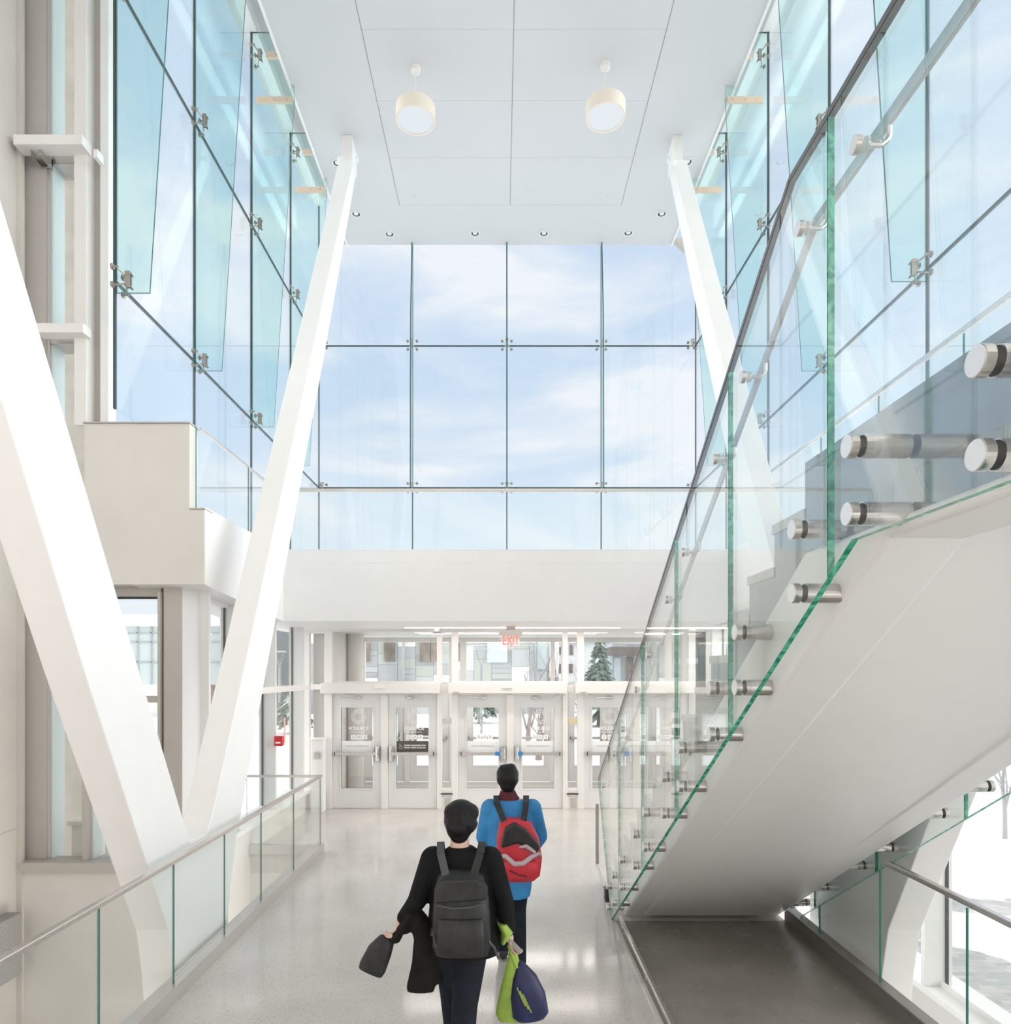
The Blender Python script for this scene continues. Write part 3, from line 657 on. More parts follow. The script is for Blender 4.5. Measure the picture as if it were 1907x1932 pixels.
def downlight(x, y, label):
    e = empty('downlight', (x, y, ZC), label, 'downlight', 'recessed downlights near the facade')
    n = 24; r = MB(); vs = []
    for rr, z in ((.105, ZC-.002), (.105, ZC-.012), (.085, ZC-.014), (.075, ZC+.03)):
        vs += [(x+rr*math.cos(2*math.pi*i/n), y+rr*math.sin(2*math.pi*i/n), z) for i in range(n)]
    r.add(vs, [(k*n+i, (k+1)*n+i, (k+1)*n+(i+1) % n, k*n+(i+1) % n) for k in range(3) for i in range(n)]); r.build('trim_ring', M_WHITE, e)
    MB().cyl((x, y, ZC-.004), (x, y, ZC-.006), .084, n=24).build('dark_throat', M_PLASTB, e)
    MB().cyl((x, y-.02, ZC-.006), (x, y-.02, ZC-.024), .052, .045, n=20).build('lens', M_DIFF, e)
for px, py, lb in ((735, 441, 'leftmost small round downlight of the four along the glass facade'), (896, 440, 'second small round downlight from the left along the glass facade'), (1026, 440, 'third small round downlight from the left along the glass facade'), (1185, 439, 'rightmost small round downlight of the four along the glass facade'),
                   (672, 403, 'small round downlight right beside the head of the left slanting column'), (1248, 403, 'small round downlight right beside the head of the right slanting column'), (637, 307, 'small round downlight half hidden by the left column head'), (1296, 305, 'small round downlight half hidden by the right column head')):
    d = (ZC-H)*F/(CY-py); downlight(X(px, d), d, lb)
for px, lb in ((779, 'tiny sprinkler cap in the ceiling corner panel nearer the left lamp'), (1146, 'tiny sprinkler cap in the ceiling corner panel nearer the right lamp')):
    d = (ZC-H)*F/(CY-371)
    tag(MB().cyl((X(px, d), d, ZC), (X(px, d), d, ZC-.012), .035, .03, n=16).build('sprinkler_cap', M_CEIL), lb, 'sprinkler')

# ================================================================ V COLUMNS
def vcolumn(x0, x1, sgn, label):
    """x0: face towards the room; x1: the face away"""
    e = empty('v_column', ((x0+x1)/2, 6.2, -3), label, 'column', 'white steel V columns')
    a = [(5.62, -3), (5.64, -.2), (5.61, .05), (5.52, .45), (4.41, 2.5), (3.66, 3.98), (-.44, 11.75), (-.16, 11.75), (3.66, 5.01), (5.07, 2.52), (5.80, 1.24), (5.92, 1.04),
         (6.24, 1.04), (6.36, 1.18), (7.20, 2.60), (9.87, 7.20), (12.47, 11.70), (12.80, 11.80), (10.5, 7.42), (7.86, 2.56), (6.96, .88), (6.78, .35), (6.70, -.1), (6.68, -3)]
    MB().prism(a, 'x', x0, x1).build('leg_pair', M_STEELW, e, bevel=.008)
    MB().box(min(x0, x1)-.004, max(x0, x1)+.004, 5.60, 5.636, .318, .326).build('weld_seam', M_FRAMEW, e)
    xc = (x0+x1)/2
    MB().box(xc-.085, xc+.085, 12.55, 12.85, 11.66, ZC).build('head_plate', M_FRAMEW, e, bevel=.006)
    MB().box(x0+(.0 if x0 > x1 else -.012), x0+(.012 if x0 > x1 else 0), 12.35, 12.72, 11.55, 11.98).build('clevis_plate', M_STEELW, e, bevel=.004)
    MB().cyl((x0+.05, 12.6, 11.8), (x1-.05 if x1 < x0 else x0-.05, 12.6, 11.8), .05, n=16).build('pin', M_STEELW, e)
vcolumn(-2.64, -2.90, 1, 'white steel V column at the left, its far leg reaching the ceiling beside the facade')
vcolumn(3.08, 3.34, -1, 'white steel V column behind the stair at the right, slanting to the ceiling')

# ================================================================ RAILINGS
def glass_run(parent, x, joints, z0, z1, edge=M_GET, th=.012):
    for a, b in zip(joints[:-1], joints[1:]):
        MB().box(x-th/2, x+th/2, min(a, b)+.004, max(a, b)-.004, z0, z1, [0, 0, 1, 0, 1, 0]).build('glass_panel', [M_GLASSB, edge], parent)
# box face order: bottom, top, y0 side, x1 side, y1 side, x0 side
def steel_rail(parent, pts, w, h, mat, name='handrail'):
    b = MB()
    for p, q in zip(pts[:-1], pts[1:]): b.bar(p, q, w, h)
    return b.build(name, mat, parent, bevel=.006)
r1 = empty('glass_railing', (-2.5, 9.6, 0), 'glass railing with steel handrail running along the left edge of the floor', 'railing')
glass_run(r1, -2.5, [9.64, 8.39, 7.25, 6.29, 5.31, 4.32, 3.3, 2.3, 1.3], .10, 1.04)
steel_rail(r1, [(-2.5, 9.66, 1.055), (-2.5, -1.0, 1.055)], .05, .035, M_STAIN)
MB().box(-2.555, -2.47, -1, 9.66, -.02, .12).box(-2.575, -2.55, -1, 9.66, .10, .125).build('base_shoe', M_CURB, r1, bevel=.004)
MB().box(-2.475, -2.455, -1, 9.68, -.01, .125).build('kick_face', M_CURB, r1)
MB().box(-3.52, -2.505, 9.633, 9.647, .10, 1.04, [0, 0, 0, 1, 0, 1]).build('glass_panel', [M_GLASSB, M_GE], r1)
steel_rail(r1, [(-3.54, 9.64, 1.055), (-2.48, 9.64, 1.055)], .05, .03, M_STAIN)
MB().box(-3.5, -2.5, 9.60, 9.68, -.02, .11).build('base_shoe', M_CURB, r1, bevel=.004)
r2 = empty('glass_railing', (2.91, 5.2, 0), 'glass railing with dark handrail at the lower right, partly under the stair', 'railing')
glass_run(r2, 2.91, [5.32, 4.33, 3.3, 2.3], .10, 1.03)
for a_, b_ in ((6.78, 6.33), (6.33, 5.32)): MB().prism([(a_-.004, .10), (b_+.004, .10), (b_+.004, .608*(7.02-b_)-.05), (a_-.004, .608*(7.02-a_)-.05)], 'x', 2.903, 2.917, 0, 1).build('glass_panel', [M_GLASSB, M_GE], r2)
steel_rail(r2, [(2.91, 5.2, 1.065), (2.91, -.5, 1.065)], .05, .035, M_STAIN)
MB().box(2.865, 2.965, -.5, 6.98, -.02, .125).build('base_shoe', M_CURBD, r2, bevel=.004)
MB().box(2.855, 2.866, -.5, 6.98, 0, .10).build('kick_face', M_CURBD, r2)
r3 = empty('glass_railing', (-3.42, 9, 4.36), 'glass balustrade of the upper left balcony beside the stepped wall', 'railing')
glass_run(r3, -3.43, [10.68, 9.45, 7.82], 4.34, 5.27)
steel_rail(r3, [(-3.43, 7.95, 5.285), (-3.43, 10.68, 5.285)], .045, .025, M_STAIN)
r4 = empty('glass_railing', (0, 10.66, 4.36), 'glass balustrade with a thin rail along the bridge in front of the sky', 'railing')
xj = [-3.42, -2.24, -1.04, .17, 1.36, 2.56, 3.77]
for a, b in zip(xj[:-1], xj[1:]): MB().box(a+.004, b-.004, 10.685, 10.699, 4.34, 5.27, [0, 0, 0, 2, 0, 2]).build('glass_panel', [M_GLASSB, M_GE, M_GLASSB], r4)
steel_rail(r4, [(-3.42, 10.69, 5.30), (3.79, 10.69, 5.30)], .05, .045, M_STAIN)
r5 = empty('glass_railing', (3.79, 6, 4.36), 'glass balustrade of the upper gallery seen through the stair glass', 'railing')
glass_run(r5, 3.79, [10.68, 9.77, 8.21, 6.96, 5.68, 4.4, 3.1, 1.8], 4.34, 5.27)
steel_rail(r5, [(3.79, 10.68, 5.30), (3.79, 1.8, 5.30)], .045, .04, M_STAIN)
# low guard bar on the floor beside the stair
gb = empty('floor_guard_bar', (1.18, 5, 0), 'low steel guard bar along the floor edge below the stair', 'guard bar')
MB().box(1.16, 1.195, 1.5, 6.85, .062, .095).build('bar', M_STAIN, gb, bevel=.004)
for y in (6.7, 5.6, 4.5, 3.4, 2.3): MB().box(1.17, 1.185, y-.02, y+.02, 0, .065).build('stub_post', M_STAIN, gb)

# ================================================================ STAIR
SL = .605; RUN = .33; RISE = 3.39/17
st = empty('staircase', (2.05, 8.2, 0), 'broad white staircase with grey stepped side climbing up to the right', 'staircase')
def low(y): return .608*(7.12-y)
XA, XB = 1.262, 2.855
body = [(7.12, 0), (2.285, 2.94), (-2, 2.94), (-2, 3.0), (2.9, 3.0), (7.88, 0)]
# centre panel sits a little higher than the two edge bands
cen = [(7.05, .075), (2.262, 2.985), (-2, 2.985), (-2, 3.0), (2.9, 3.0), (7.7, .06)]
MB().prism([(7.03, .035), (2.24, 3.005), (-2, 3.005), (-2, 3.3), (2.9, 3.15), (7.6, .0)], 'x', XA+.20, XB-.14).build('soffit_panel', M_STEELW, st)
MB().prism(body, 'x', XA, XA+.29).build('stringer', M_STEELW, st, bevel=.045, seg=5)
MB().prism(body, 'x', XB-.25, XB).build('stringer', M_STEELW, st, bevel=.03, seg=4)
# sawtooth side plates
def saw():
    pts = []; y = 2.957; z = 3.39
    pts.append((-2, 3.39)); pts.append((y, z))
    for i in range(17):
        z -= RISE; pts.append((y, z))
        if i < 16: y += RUN; pts.append((y, z))
    pts += [(7.86, 0), (2.88, 2.99), (-2, 2.99)]
    return pts
sp = saw()
MB().prism(sp, 'x', XA+.035, XA+.055).build('side_plate', M_GRAY, st)
MB().prism(sp, 'x', XB-.055, XB-.035).build('side_plate', M_GRAY, st)
for i in range(17):
    y = 2.957+RUN*i; z = 3.39-RISE*i
    if i == 0: MB().box(XA+.056, XB-.056, -2, y+.02, z-.04, z+.006).box(XA+.056, XB-.056, y-.02, y, z-RISE, z-.04).build('landing', M_TREAD, st)
    else: MB().box(XA+.03, XB-.03, y-RUN-.0, y+.02, z-.04, z+.006).box(XA+.056, XB-.056, y-.02, y, z-RISE+.006, z-.04).build('tread', M_TREAD, st)

def zb(y): return min(2.922, .608*(7.02-y))
def ztop(y): return min(4.40, 1.27+.5943*(7.96-y))
def stair_glass(xg, sgn, label, near=True):
    e = empty('stair_balustrade', (xg, 7.0, 0), label, 'balustrade')
    js = [7.96, 6.60, 5.52, 4.46, 3.41, 2.376, 1.32, .2]
    KB, KT = 7.02-2.922/.608, 7.96-(4.40-1.27)/.5943
    for i, (a, b) in enumerate(zip(js[:-1], js[1:])):
        hi, lo_ = a-.004, b+.004
        if i == 0: pts = [(7.96, 1.27), (7.02, 0)]
        else: pts = [(hi, ztop(hi)), (hi, zb(hi))]
        if lo_ < KB < hi: pts.append((KB, 2.922))
        pts.append((lo_, zb(lo_))); pts.append((lo_, ztop(lo_)))
        if lo_ < KT < hi: pts.append((KT, 4.40))
        MB().prism(pts, 'x', xg-.011, xg+.011, 0, 1).build('glass_panel', [M_GLASSST, M_GEX], e)
    # dark cap along the top edge
    c = MB(); P = [(xg, 7.965, 1.268), (xg, KT, 4.408), (xg, .2, 4.408)]
    for p, q_ in zip(P[:-1], P[1:]): c.bar(p, q_, .026, .022)
    c.bar((xg, 7.965, 1.27), (xg, 7.03, 0.0), .024, .006, up=(0, 1, 0))
    c.build('edge_cap', M_DARKRAIL, e)
    # standoffs in pairs
    pairs = [(1.60, 3.217, 3.0), (2.196, 3.214, 3.0), (2.61, 3.036, 2.796), (3.246, 2.686, 2.428), (3.646, 2.416, 2.174), (4.278, 2.036, 1.798), (4.714, 1.79, 1.543), (5.325, 1.427, 1.16), (5.737, 1.164, .906), (6.38, .78, .53), (6.82, .51, .24), (7.15, .30, .08)]
    pairs.append((.9, 3.217, 3.0))
    for (y, z1, z2) in pairs:
        for z in (z1, z2):
            s_ = MB().cyl((xg+sgn*.01, y, z), (xg+sgn*.155, y, z), .0375, n=28)
            s_.cyl((xg-sgn*.0105, y, z), (xg-sgn*.034, y, z), .0375, n=28).cyl((xg-sgn*.034, y, z), (xg-sgn*.038, y, z), .0355, n=28, mi=1)
            s_.cyl((xg-sgn*.0095, y, z), (xg-sgn*.0125, y, z), .034, n=24, mi=2).cyl((xg+sgn*.0095, y, z), (xg+sgn*.0125, y, z), .034, n=24, mi=2)
            s_.build('standoff', [M_STAIN, M_CAP, M_BLACK], e, smooth=False)
    # inner grab rail with brackets
    XR_ = xg+sgn*.088
    rl = MB(); dz = -.165
    P = [(XR_, 7.75, 1.27+.5943*.21+dz-.0), (XR_, KT, 4.40+dz), (XR_, .2, 4.40+dz)]
    for p, q_ in zip(P[:-1], P[1:]): rl.bar(p, q_, .016, .046)
    rl.build('grab_rail', M_STAIN, e, bevel=.003)
    for y in (1.2, 2.174, 2.583, 3.19, 3.61, 4.24, 4.655, 5.25, 5.715, 6.35, 6.82, 7.55):
        z = ztop(y)-.25
        k = MB().cyl((xg-sgn*.0095, y, z), (xg-sgn*.027, y, z), .027, n=24, mcap=1).cyl((xg+sgn*.0095, y, z), (xg+sgn*.018, y, z), .024, n=20)
        k.tube([(xg+sgn*.01, y, z), (xg+sgn*.062, y, z), (xg+sgn*.080, y, z+.014), (xg+sgn*.088, y, z+.03), (xg+sgn*.088, y, z+.075)], .0085, 8)
        k.build('rail_bracket', [M_STAIN, M_CAP], e)
    return e
stair_glass(1.13, 1, 'tall green-edged glass balustrade on the near side of the stair with round steel fixings')
stair_glass(2.99, -1, 'green-edged glass balustrade on the far side of the stair')
# posts at the foot of the stair
ft = empty('stair_foot_post', (1.11, 8.2, 0), 'slim upright steel plate with a black shoe at the foot of the stair glass', 'post')
MB().box(1.095, 1.135, 8.0, 8.02, .26, .98).bar((1.115, 8.0, .28), (1.16, 7.75, .10), .03, .03).build('upright', M_STAIN, ft, bevel=.003)
MB().box(1.14, 1.21, 7.55, 7.66, 0, .14).build('black_shoe', M_PLASTB, ft, bevel=.006)
# ================================================================ PEOPLE
M_SKIN = pbr('skin', (.72, .50, .40), .5)
M_HAIR = pbr('black_hair', (.008, .007, .008), .5, bump=.6, bscale=70, spec=.3)
M_BKNIT = pbr('black_jacket_cloth', (.008, .008, .009), .85, noise=.3, nscale=9, bump=.4, bscale=30, spec=.25)
M_JEANS = pbr('dark_navy_trousers', (.009, .013, .022), .85, noise=.3, nscale=12, bump=.3, bscale=40, spec=.3)
M_BPACK = pbr('charcoal_nylon', (.018, .019, .021), .5, noise=.4, nscale=14, bump=.3, bscale=40)
M_STRAP = pbr('grey_webbing', (.07, .075, .085), .6)
M_BJ = pbr('bright_blue_jacket', (.035, .27, .62), .6, noise=.18, nscale=6, bump=.3, bscale=24)
M_MAROON = pbr('maroon_scarf', (.10, .018, .03), .8)
M_REDN = pbr('red_nylon', (.60, .03, .05), .5, noise=.15, nscale=12)
M_GREYW = pbr('pale_grey_stripe', (.55, .45, .48), .5)
M_NAVY = pbr('navy_nylon', (.018, .022, .085), .5, noise=.2, nscale=14, bump=.2, bscale=50)
M_LIME = pbr('lime_green_cloth', (.33, .50, .08), .6, noise=.12, nscale=20)
M_SHOE = pbr('dark_shoe', (.03, .03, .035), .5)
M_COAT = pbr('black_folded_coat', (.011, .010, .010), .85, noise=.3, nscale=10, bump=.6, bscale=14, spec=.25)
def limb(mb, pts, n=14):
    """tapered limb with rounded joints: pts = [(x,y,z,r)...]"""
    for (a, b) in zip(pts[:-1], pts[1:]): mb.cyl(a[:3], b[:3], a[3], b[3], n)
    for p in pts: mb.ell(p[:3], p[3], p[3], p[3], 14, 8)
def hand(mb, w, d, side, curl=.8, s=1.0):
    """hand hanging from wrist w along direction d: palm, four unequal bent fingers, a thumb from the palm's side"""
    w = Vector(w); d = Vector(d).normalized(); u = Vector((0, 1, 0)); u = (u-d*u.dot(d)).normalized(); v = d.cross(u)*side   # u forward (thumb side), v palm normal
    mb.cyl(w, w+d*.03, .026, .028, 12)
    R = Matrix((u, v, d)).transposed()
    mb.ell(w+d*.055, .040*s, .018*s, .050*s, 14, 10, rot=R)
    for i, (ln, off) in enumerate(((.070, .028), (.080, .010), (.074, -.009), (.058, -.027))):
        p = w+d*.095+u*off; r = .0088
        a1 = curl*.5; a2 = curl*1.2; a3 = curl*1.9
        q = p+(d*math.cos(a1)+v*math.sin(a1))*ln*.42; r2 = q+(d*math.cos(a2)+v*math.sin(a2))*ln*.33; r3 = r2+(d*math.cos(a3)+v*math.sin(a3))*ln*.25
        limb(mb, [(*p, r*1.05), (*q, r), (*r2, r*.92), (*r3, r*.8)], 8)
    t0 = w+d*.03+u*.026; t1 = t0+(u*.7+d*.7).normalized()*.04; t2 = t1+(d*.9+v*.35).normalized()*.032
    limb(mb, [(*t0, .013), (*t1, .0105), (*t2, .0085)], 8)
def head(mb, c, yaw=0):
    """head facing +Y: skull, jaw, nose, brows, ears, neck"""
    c = Vector(c); R = Matrix.Rotation(yaw, 3, 'Z')
    P = lambda x, y, z: c+R @ Vector((x, y, z))
    mb.ell(P(0, -.008, .022), .074, .092, .092, rot=R); mb.ell(P(0, .022, -.05), .056, .066, .066, rot=R); mb.ell(P(0, .058, -.088), .026, .022, .020, rot=R)
    mb.ell(P(0, .096, -.022), .012, .018, .026, rot=R); mb.ell(P(0, .080, .012), .050, .014, .014, rot=R); mb.ell(P(0, .086, -.062), .022, .009, .009, rot=R)
    for s in (-1, 1): mb.ell(P(s*.077, -.005, -.015), .010, .020, .032, rot=R)
    mb.cyl(P(0, -.022, -.05), P(0, -.045, -.17), .053, .060, 18)

# ---- nearer walker: black jacket, backpack
p1 = empty('person', (-.235, 4.20, 0), 'person in black with short black hair walking away, backpack on, a bag in each hand', 'person', rz=0)
O1 = (-.235, 4.20, 0)
def at1(b, name, mats, parent, **k): return b.build(name, mats, parent, loc=O1, **k)
b = MB()
head(b, (-.005, .02, 1.60), math.radians(-8))
b.loft([(0, 0, .90, .155, .10), (0, .0, 1.0, .15, .10), (0, -.005, 1.15, .14, .095), (0, -.01, 1.30, .165, .10), (0, -.015, 1.39, .155, .085), (0, -.02, 1.44, .09, .06)])
limb(b, [(-.08, 0, .92, .085), (-.065, .12, .50, .055), (-.055, .26, .10, .038)])
limb(b, [(.07, 0, .92, .085), (.02, -.04, .50, .055), (.01, -.24, .15, .038)])
limb(b, [(-.19, -.01, 1.375, .052), (-.275, -.05, 1.12, .038), (-.365, -.02, 1.0, .026)])
limb(b, [(.19, -.01, 1.375, .052), (.265, -.03, 1.10, .038), (.285, .03, .90, .026)])
hand(b, (-.365, -.02, 1.0), (-.45, .2, -.85), -1, 1.1); hand(b, (.285, .03, .90), (.25, .1, -.95), 1, 1.1)
at1(b, 'body', M_SKIN, p1, remesh=.0095)
b = MB()   # jacket
b.loft([(.01, -.01, .80, .215, .135), (.01, -.008, .88, .225, .135), (0, -.005, 1.0, .205, .13), (0, -.01, 1.15, .190, .125), (0, -.012, 1.28, .195, .12), (0, -.015, 1.37, .18, .108), (0, -.022, 1.425, .11, .08), (0, -.028, 1.455, .072, .066)])
limb(b, [(-.170, -.012, 1.372, .080), (-.265, -.05, 1.13, .058), (-.345, -.025, 1.025, .045)])
limb(b, [(.170, -.012, 1.372, .080), (.262, -.03, 1.11, .058), (.283, .022, .935, .045)])
b.loft([(.15, -.03, .80, .05, .07), (.15, -.03, .95, .05, .08)])
at1(b, 'jacket', M_BKNIT, p1, remesh=.012)
b = MB()   # trousers
b.loft([(0, .0, .98, .155, .115), (0, 0, .86, .168, .12), (0, 0, .80, .165, .115)])
limb(b, [(-.075, 0, .86, .100), (-.065, .12, .50, .078), (-.055, .25, .12, .062)])
limb(b, [(.068, 0, .86, .100), (.02, -.04, .50, .080), (.01, -.22, .17, .062)])
at1(b, 'trousers', M_JEANS, p1, remesh=.012)
b = MB(); R = Matrix.Rotation(math.radians(-8), 3, 'Z')   # hair: rounded bob, fuller at the sides
b.ell((-.005, .005, 1.640), .100, .108, .090); b.ell((-.008, -.022, 1.605), .100, .096, .082); b.ell((-.012, -.040, 1.565), .080, .068, .078); b.ell((-.012, -.046, 1.535), .060, .052, .066); b.ell((.055, -.02, 1.655), .052, .07, .056); b.ell((-.055, -.02, 1.655), .052, .075, .055)
random.seed(5)
for k in range(46):
    a_ = random.uniform(0, 2*math.pi); q_ = random.uniform(.2, 1); p_ = (-.005+.095*q_*math.cos(a_), -.03+.06*math.sin(a_)-.03, 1.66-.09*q_)
    b.ell(p_, .012, .018, .036, 8, 6, rot=Matrix.Rotation(.5*math.cos(a_), 3, 'Y'))
at1(b, 'hair', M_HAIR, p1, remesh=.010)
for sx, yy, sn_ in ((-.055, .26, 'shoe'), (.01, -.24, 'shoe')):
    b = MB(); b.ell((sx, yy+.06, .045), .046, .135, .045); b.ell((sx, yy-.02, .07), .045, .06, .06); at1(b, sn_, M_SHOE, p1, remesh=.012)

bp = empty('backpack', (-.22, 4.02, 1.1), 'charcoal backpack on the back of the person in black', 'backpack')
b = MB().loft([(.012, -.18, .87, .150, .07), (.012, -.195, .93, .168, .09), (.010, -.20, 1.10, .165, .098), (.008, -.19, 1.24, .155, .085), (.005, -.165, 1.32, .13, .055), (0, -.15, 1.345, .08, .03)], n=28, pw=3)
at1(b, 'main_body', M_BPACK, bp, smooth=True, bevel=.01)
b = MB().loft([(.012, -.285, .90, .125, .025), (.012, -.30, .96, .135, .035), (.012, -.298, 1.07, .13, .032), (.012, -.285, 1.11, .12, .02)], n=24, pw=3); at1(b, 'front_pocket', M_BPACK, bp, smooth=True, bevel=.006)
b = MB().prism([(-.13, 1.195), (.155, 1.215), (.165, 1.29), (.10, 1.335), (-.09, 1.325), (-.14, 1.27)], 'y', -.30, -.262); at1(b, 'top_flap', M_BPACK, bp, bevel=.012)
b = MB().tube([(-.12, -.305, 1.19), (-.03, -.312, 1.175), (.06, -.312, 1.18), (.15, -.302, 1.20)], .005, 6); at1(b, 'zip', M_STRAP, bp)
for s, nm in ((-1, 'shoulder_strap'), (1, 'shoulder_strap')):
    b = MB(); P = [(s*.075, -.20, 1.31), (s*.115, -.13, 1.435), (s*.125, -.02, 1.475), (s*.125, .085, 1.39), (s*.13, .115, 1.2), (s*.15, .02, 1.02), (s*.155, -.12, .95)]
    for p, q in zip(P[:-1], P[1:]): b.bar(p, q, .012 if 0 else .045, .012, up=(0, -.7, .7))
    at1(b, nm, M_STRAP if s < 0 else M_BPACK, bp, bevel=.003)
b = MB().tube([(.14, -.25, 1.0), (.20, -.22, .92), (.225, -.18, .84)], .008, 6); at1(b, 'loose_strap', M_STRAP, bp)
b = MB().tube([(-.15, -.24, 1.02), (-.13, -.29, .96), (-.09, -.305, .925)], .006, 6); at1(b, 'side_cord', M_STRAP, bp)

lb = empty('lunch_bag', (-.68, 4.2, .7), 'black bag swinging from the raised left hand of the person in black', 'bag')
R = Matrix.Rotation(math.radians(24), 3, 'Y')
def rotbag(mb, c):
    c = Vector(c); mb.v = [tuple(c+R @ (Vector(v)-c)) for v in mb.v]; return mb
b = MB().loft([(-.49, .02, .66, .078, .045), (-.49, .02, .69, .084, .052), (-.49, .02, .80, .075, .05), (-.48, .02, .88, .05, .035), (-.475, .02, .90, .02, .015)], n=20, pw=3); rotbag(b, (-.47, .02, .82)); at1(b, 'bag_body', M_BPACK, lb, smooth=True, bevel=.006)
b = MB().tube([(-.465, .02, .87), (-.41, .01, .905), (-.405, .0, .93), (-.44, .02, .90), (-.455, .03, .87)], .007, 8); at1(b, 'handle', M_BKNIT, lb)
ct = empty('folded_coat', (-.45, 4.2, .6), 'dark coat carried over the left arm of the person in black', 'coat')
b = MB(); 
b.loft([(-.245, -.02, .575, .085, .03), (-.245, -.02, .60, .09, .04), (-.225, -.03, .75, .075, .05), (-.215, -.04, .90, .07, .06), (-.25, -.04, 1.02, .06, .06), (-.27, -.04, 1.08, .03, .05)], n=20)
b.loft([(-.16, -.0, .62, .05, .03), (-.17, -.01, .80, .06, .04), (-.20, -.02, .98, .05, .05)], n=16)
b.loft([(-.345, -.02, .93, .035, .04), (-.33, -.03, .98, .05, .065), (-.29, -.04, 1.07, .045, .07)], n=16)
at1(b, 'coat_body', M_COAT, ct, remesh=.012)
at1(MB().loft([(-.405, .0, .865, .03, .03), (-.38, -.01, .93, .036, .045), (-.35, -.02, .985, .03, .05)], n=14), 'coat_sleeve', M_COAT, ct, smooth=True, bevel=.01)

nb = empty('drawstring_bag', (.14, 4.22, .6), 'navy bag with lime green edges carried in the right hand of the person in black', 'bag')
R = Matrix.Rotation(math.radians(-8), 3, 'Y')
b = MB().loft([(.37, .05, .37, .085, .05), (.37, .05, .40, .112, .066), (.37, .05, .52, .108, .07), (.365, .05, .63, .075, .055), (.355, .05, .70, .035, .03), (.35, .05, .73, .012, .012)], n=24, pw=2.4); rotbag(b, (.34, .05, .75)); at1(b, 'bag_body', M_NAVY, nb, smooth=True, bevel=.006)
b = MB().loft([(.325, .075, .355, .10, .035), (.32, .075, .40, .115, .04), (.32, .07, .56, .085, .04), (.315, .06, .70, .045, .03), (.31, .05, .80, .022, .02)], n=20, pw=2.4); at1(b, 'lime_side', M_LIME, nb, smooth=True, bevel=.006, label='lime green side and lining')
b = MB().tube([(.335, .03, .70), (.305, .02, .78), (.285, .03, .83), (.30, .06, .80), (.33, .05, .72)], .010, 8); at1(b, 'lime_cord', M_LIME, nb)
for i in range(3):
    b = MB().bar((.335+i*.018, -.022, .60-i*.02), (.385+i*.018, -.022, .49-i*.02), .006, .004, up=(0, -1, 0)); at1(b, 'lime_stripe', M_LIME, nb)
b = MB().loft([(.25, -.03, .87, .012, .03), (.275, -.02, .93, .035, .05), (.245, -.03, .99, .03, .045)], n=14); at1(b, 'lime_wrap', M_LIME, nb, smooth=True, bevel=.004)
at1(MB().bar((.27, .03, .885), (.355, .02, .80), .03, .05, up=(0, -1, .3)), 'grey_strap', pbr('taupe_strap', (.35, .30, .27), .7), nb, bevel=.006)

# ---- farther walker: blue jacket, red backpack
O2 = (.09, 5.84, 0)
p2 = empty('person', O2, 'person in a bright blue jacket walking towards the doors with dark hair', 'person')
def at2(b, name, mats, parent, **k): return b.build(name, mats, parent, loc=O2, **k)
b = MB()
head(b, (-.03, .05, 1.595), math.radians(-6))
b.loft([(0, 0, .90, .155, .10), (0, .0, 1.0, .15, .10), (0, .0, 1.15, .145, .10), (0, .0, 1.30, .17, .105), (-.01, .0, 1.39, .16, .09), (-.015, .01, 1.44, .09, .06)])
limb(b, [(-.09, 0, .92, .085), (-.075, .14, .50, .055), (-.065, .20, .10, .038)])
limb(b, [(.07, 0, .92, .085), (.05, .02, .50, .055), (.06, -.17, .12, .038)])
limb(b, [(-.19, 0, 1.36, .055), (-.24, .06, 1.09, .04), (-.19, .20, .96, .028)])
limb(b, [(.19, 0, 1.36, .055), (.25, .05, 1.10, .04), (.21, .20, .98, .028)])
hand(b, (-.19, .20, .96), (.1, .6, -.8), -1, .5); hand(b, (.21, .20, .98), (-.1, .6, -.8), 1, .5)
at2(b, 'body', M_SKIN, p2, remesh=.0095)
b = MB()
b.loft([(.005, -.01, .62, .155, .13), (.0, -.01, .68, .17, .145), (0, -.01, .84, .185, .15), (0, -.008, 1.0, .19, .145), (0, -.01, 1.15, .19, .14), (0, -.012, 1.28, .20, .135), (-.005, -.01, 1.37, .18, .115), (-.015, .0, 1.43, .12, .09)])
limb(b, [(-.175, 0, 1.355, .082), (-.235, .055, 1.10, .066), (-.195, .18, .98, .05)])
limb(b, [(.175, 0, 1.355, .082), (.245, .045, 1.11, .066), (.215, .18, 1.0, .05)])
at2(b, 'jacket', M_BJ, p2, remesh=.013)
b = MB().loft([(-.02, .0, 1.375, .125, .10), (-.02, .01, 1.42, .105, .09), (-.025, .015, 1.47, .075, .075), (-.03, .02, 1.51, .062, .065)]); at2(b, 'scarf', M_MAROON, p2, remesh=.012)
b = MB()
b.loft([(0, .0, .98, .155, .115), (0, 0, .80, .165, .115)])
limb(b, [(-.085, 0, .86, .098), (-.07, .13, .50, .078), (-.065, .19, .12, .064)])
limb(b, [(.075, 0, .86, .098), (.05, .02, .50, .078), (.06, -.15, .13, .064)])
at2(b, 'trousers', M_JEANS, p2, remesh=.012)
b = MB(); b.ell((.0, .02, 1.69), .045, .06, .04); b.ell((-.07, .02, 1.675), .04, .06, .045); b.ell((-.03, .03, 1.635), .096, .104, .090); b.ell((-.03, .0, 1.60), .094, .09, .082); b.ell((-.03, -.02, 1.545), .066, .06, .055)
at2(b, 'hair', M_HAIR, p2, remesh=.010)
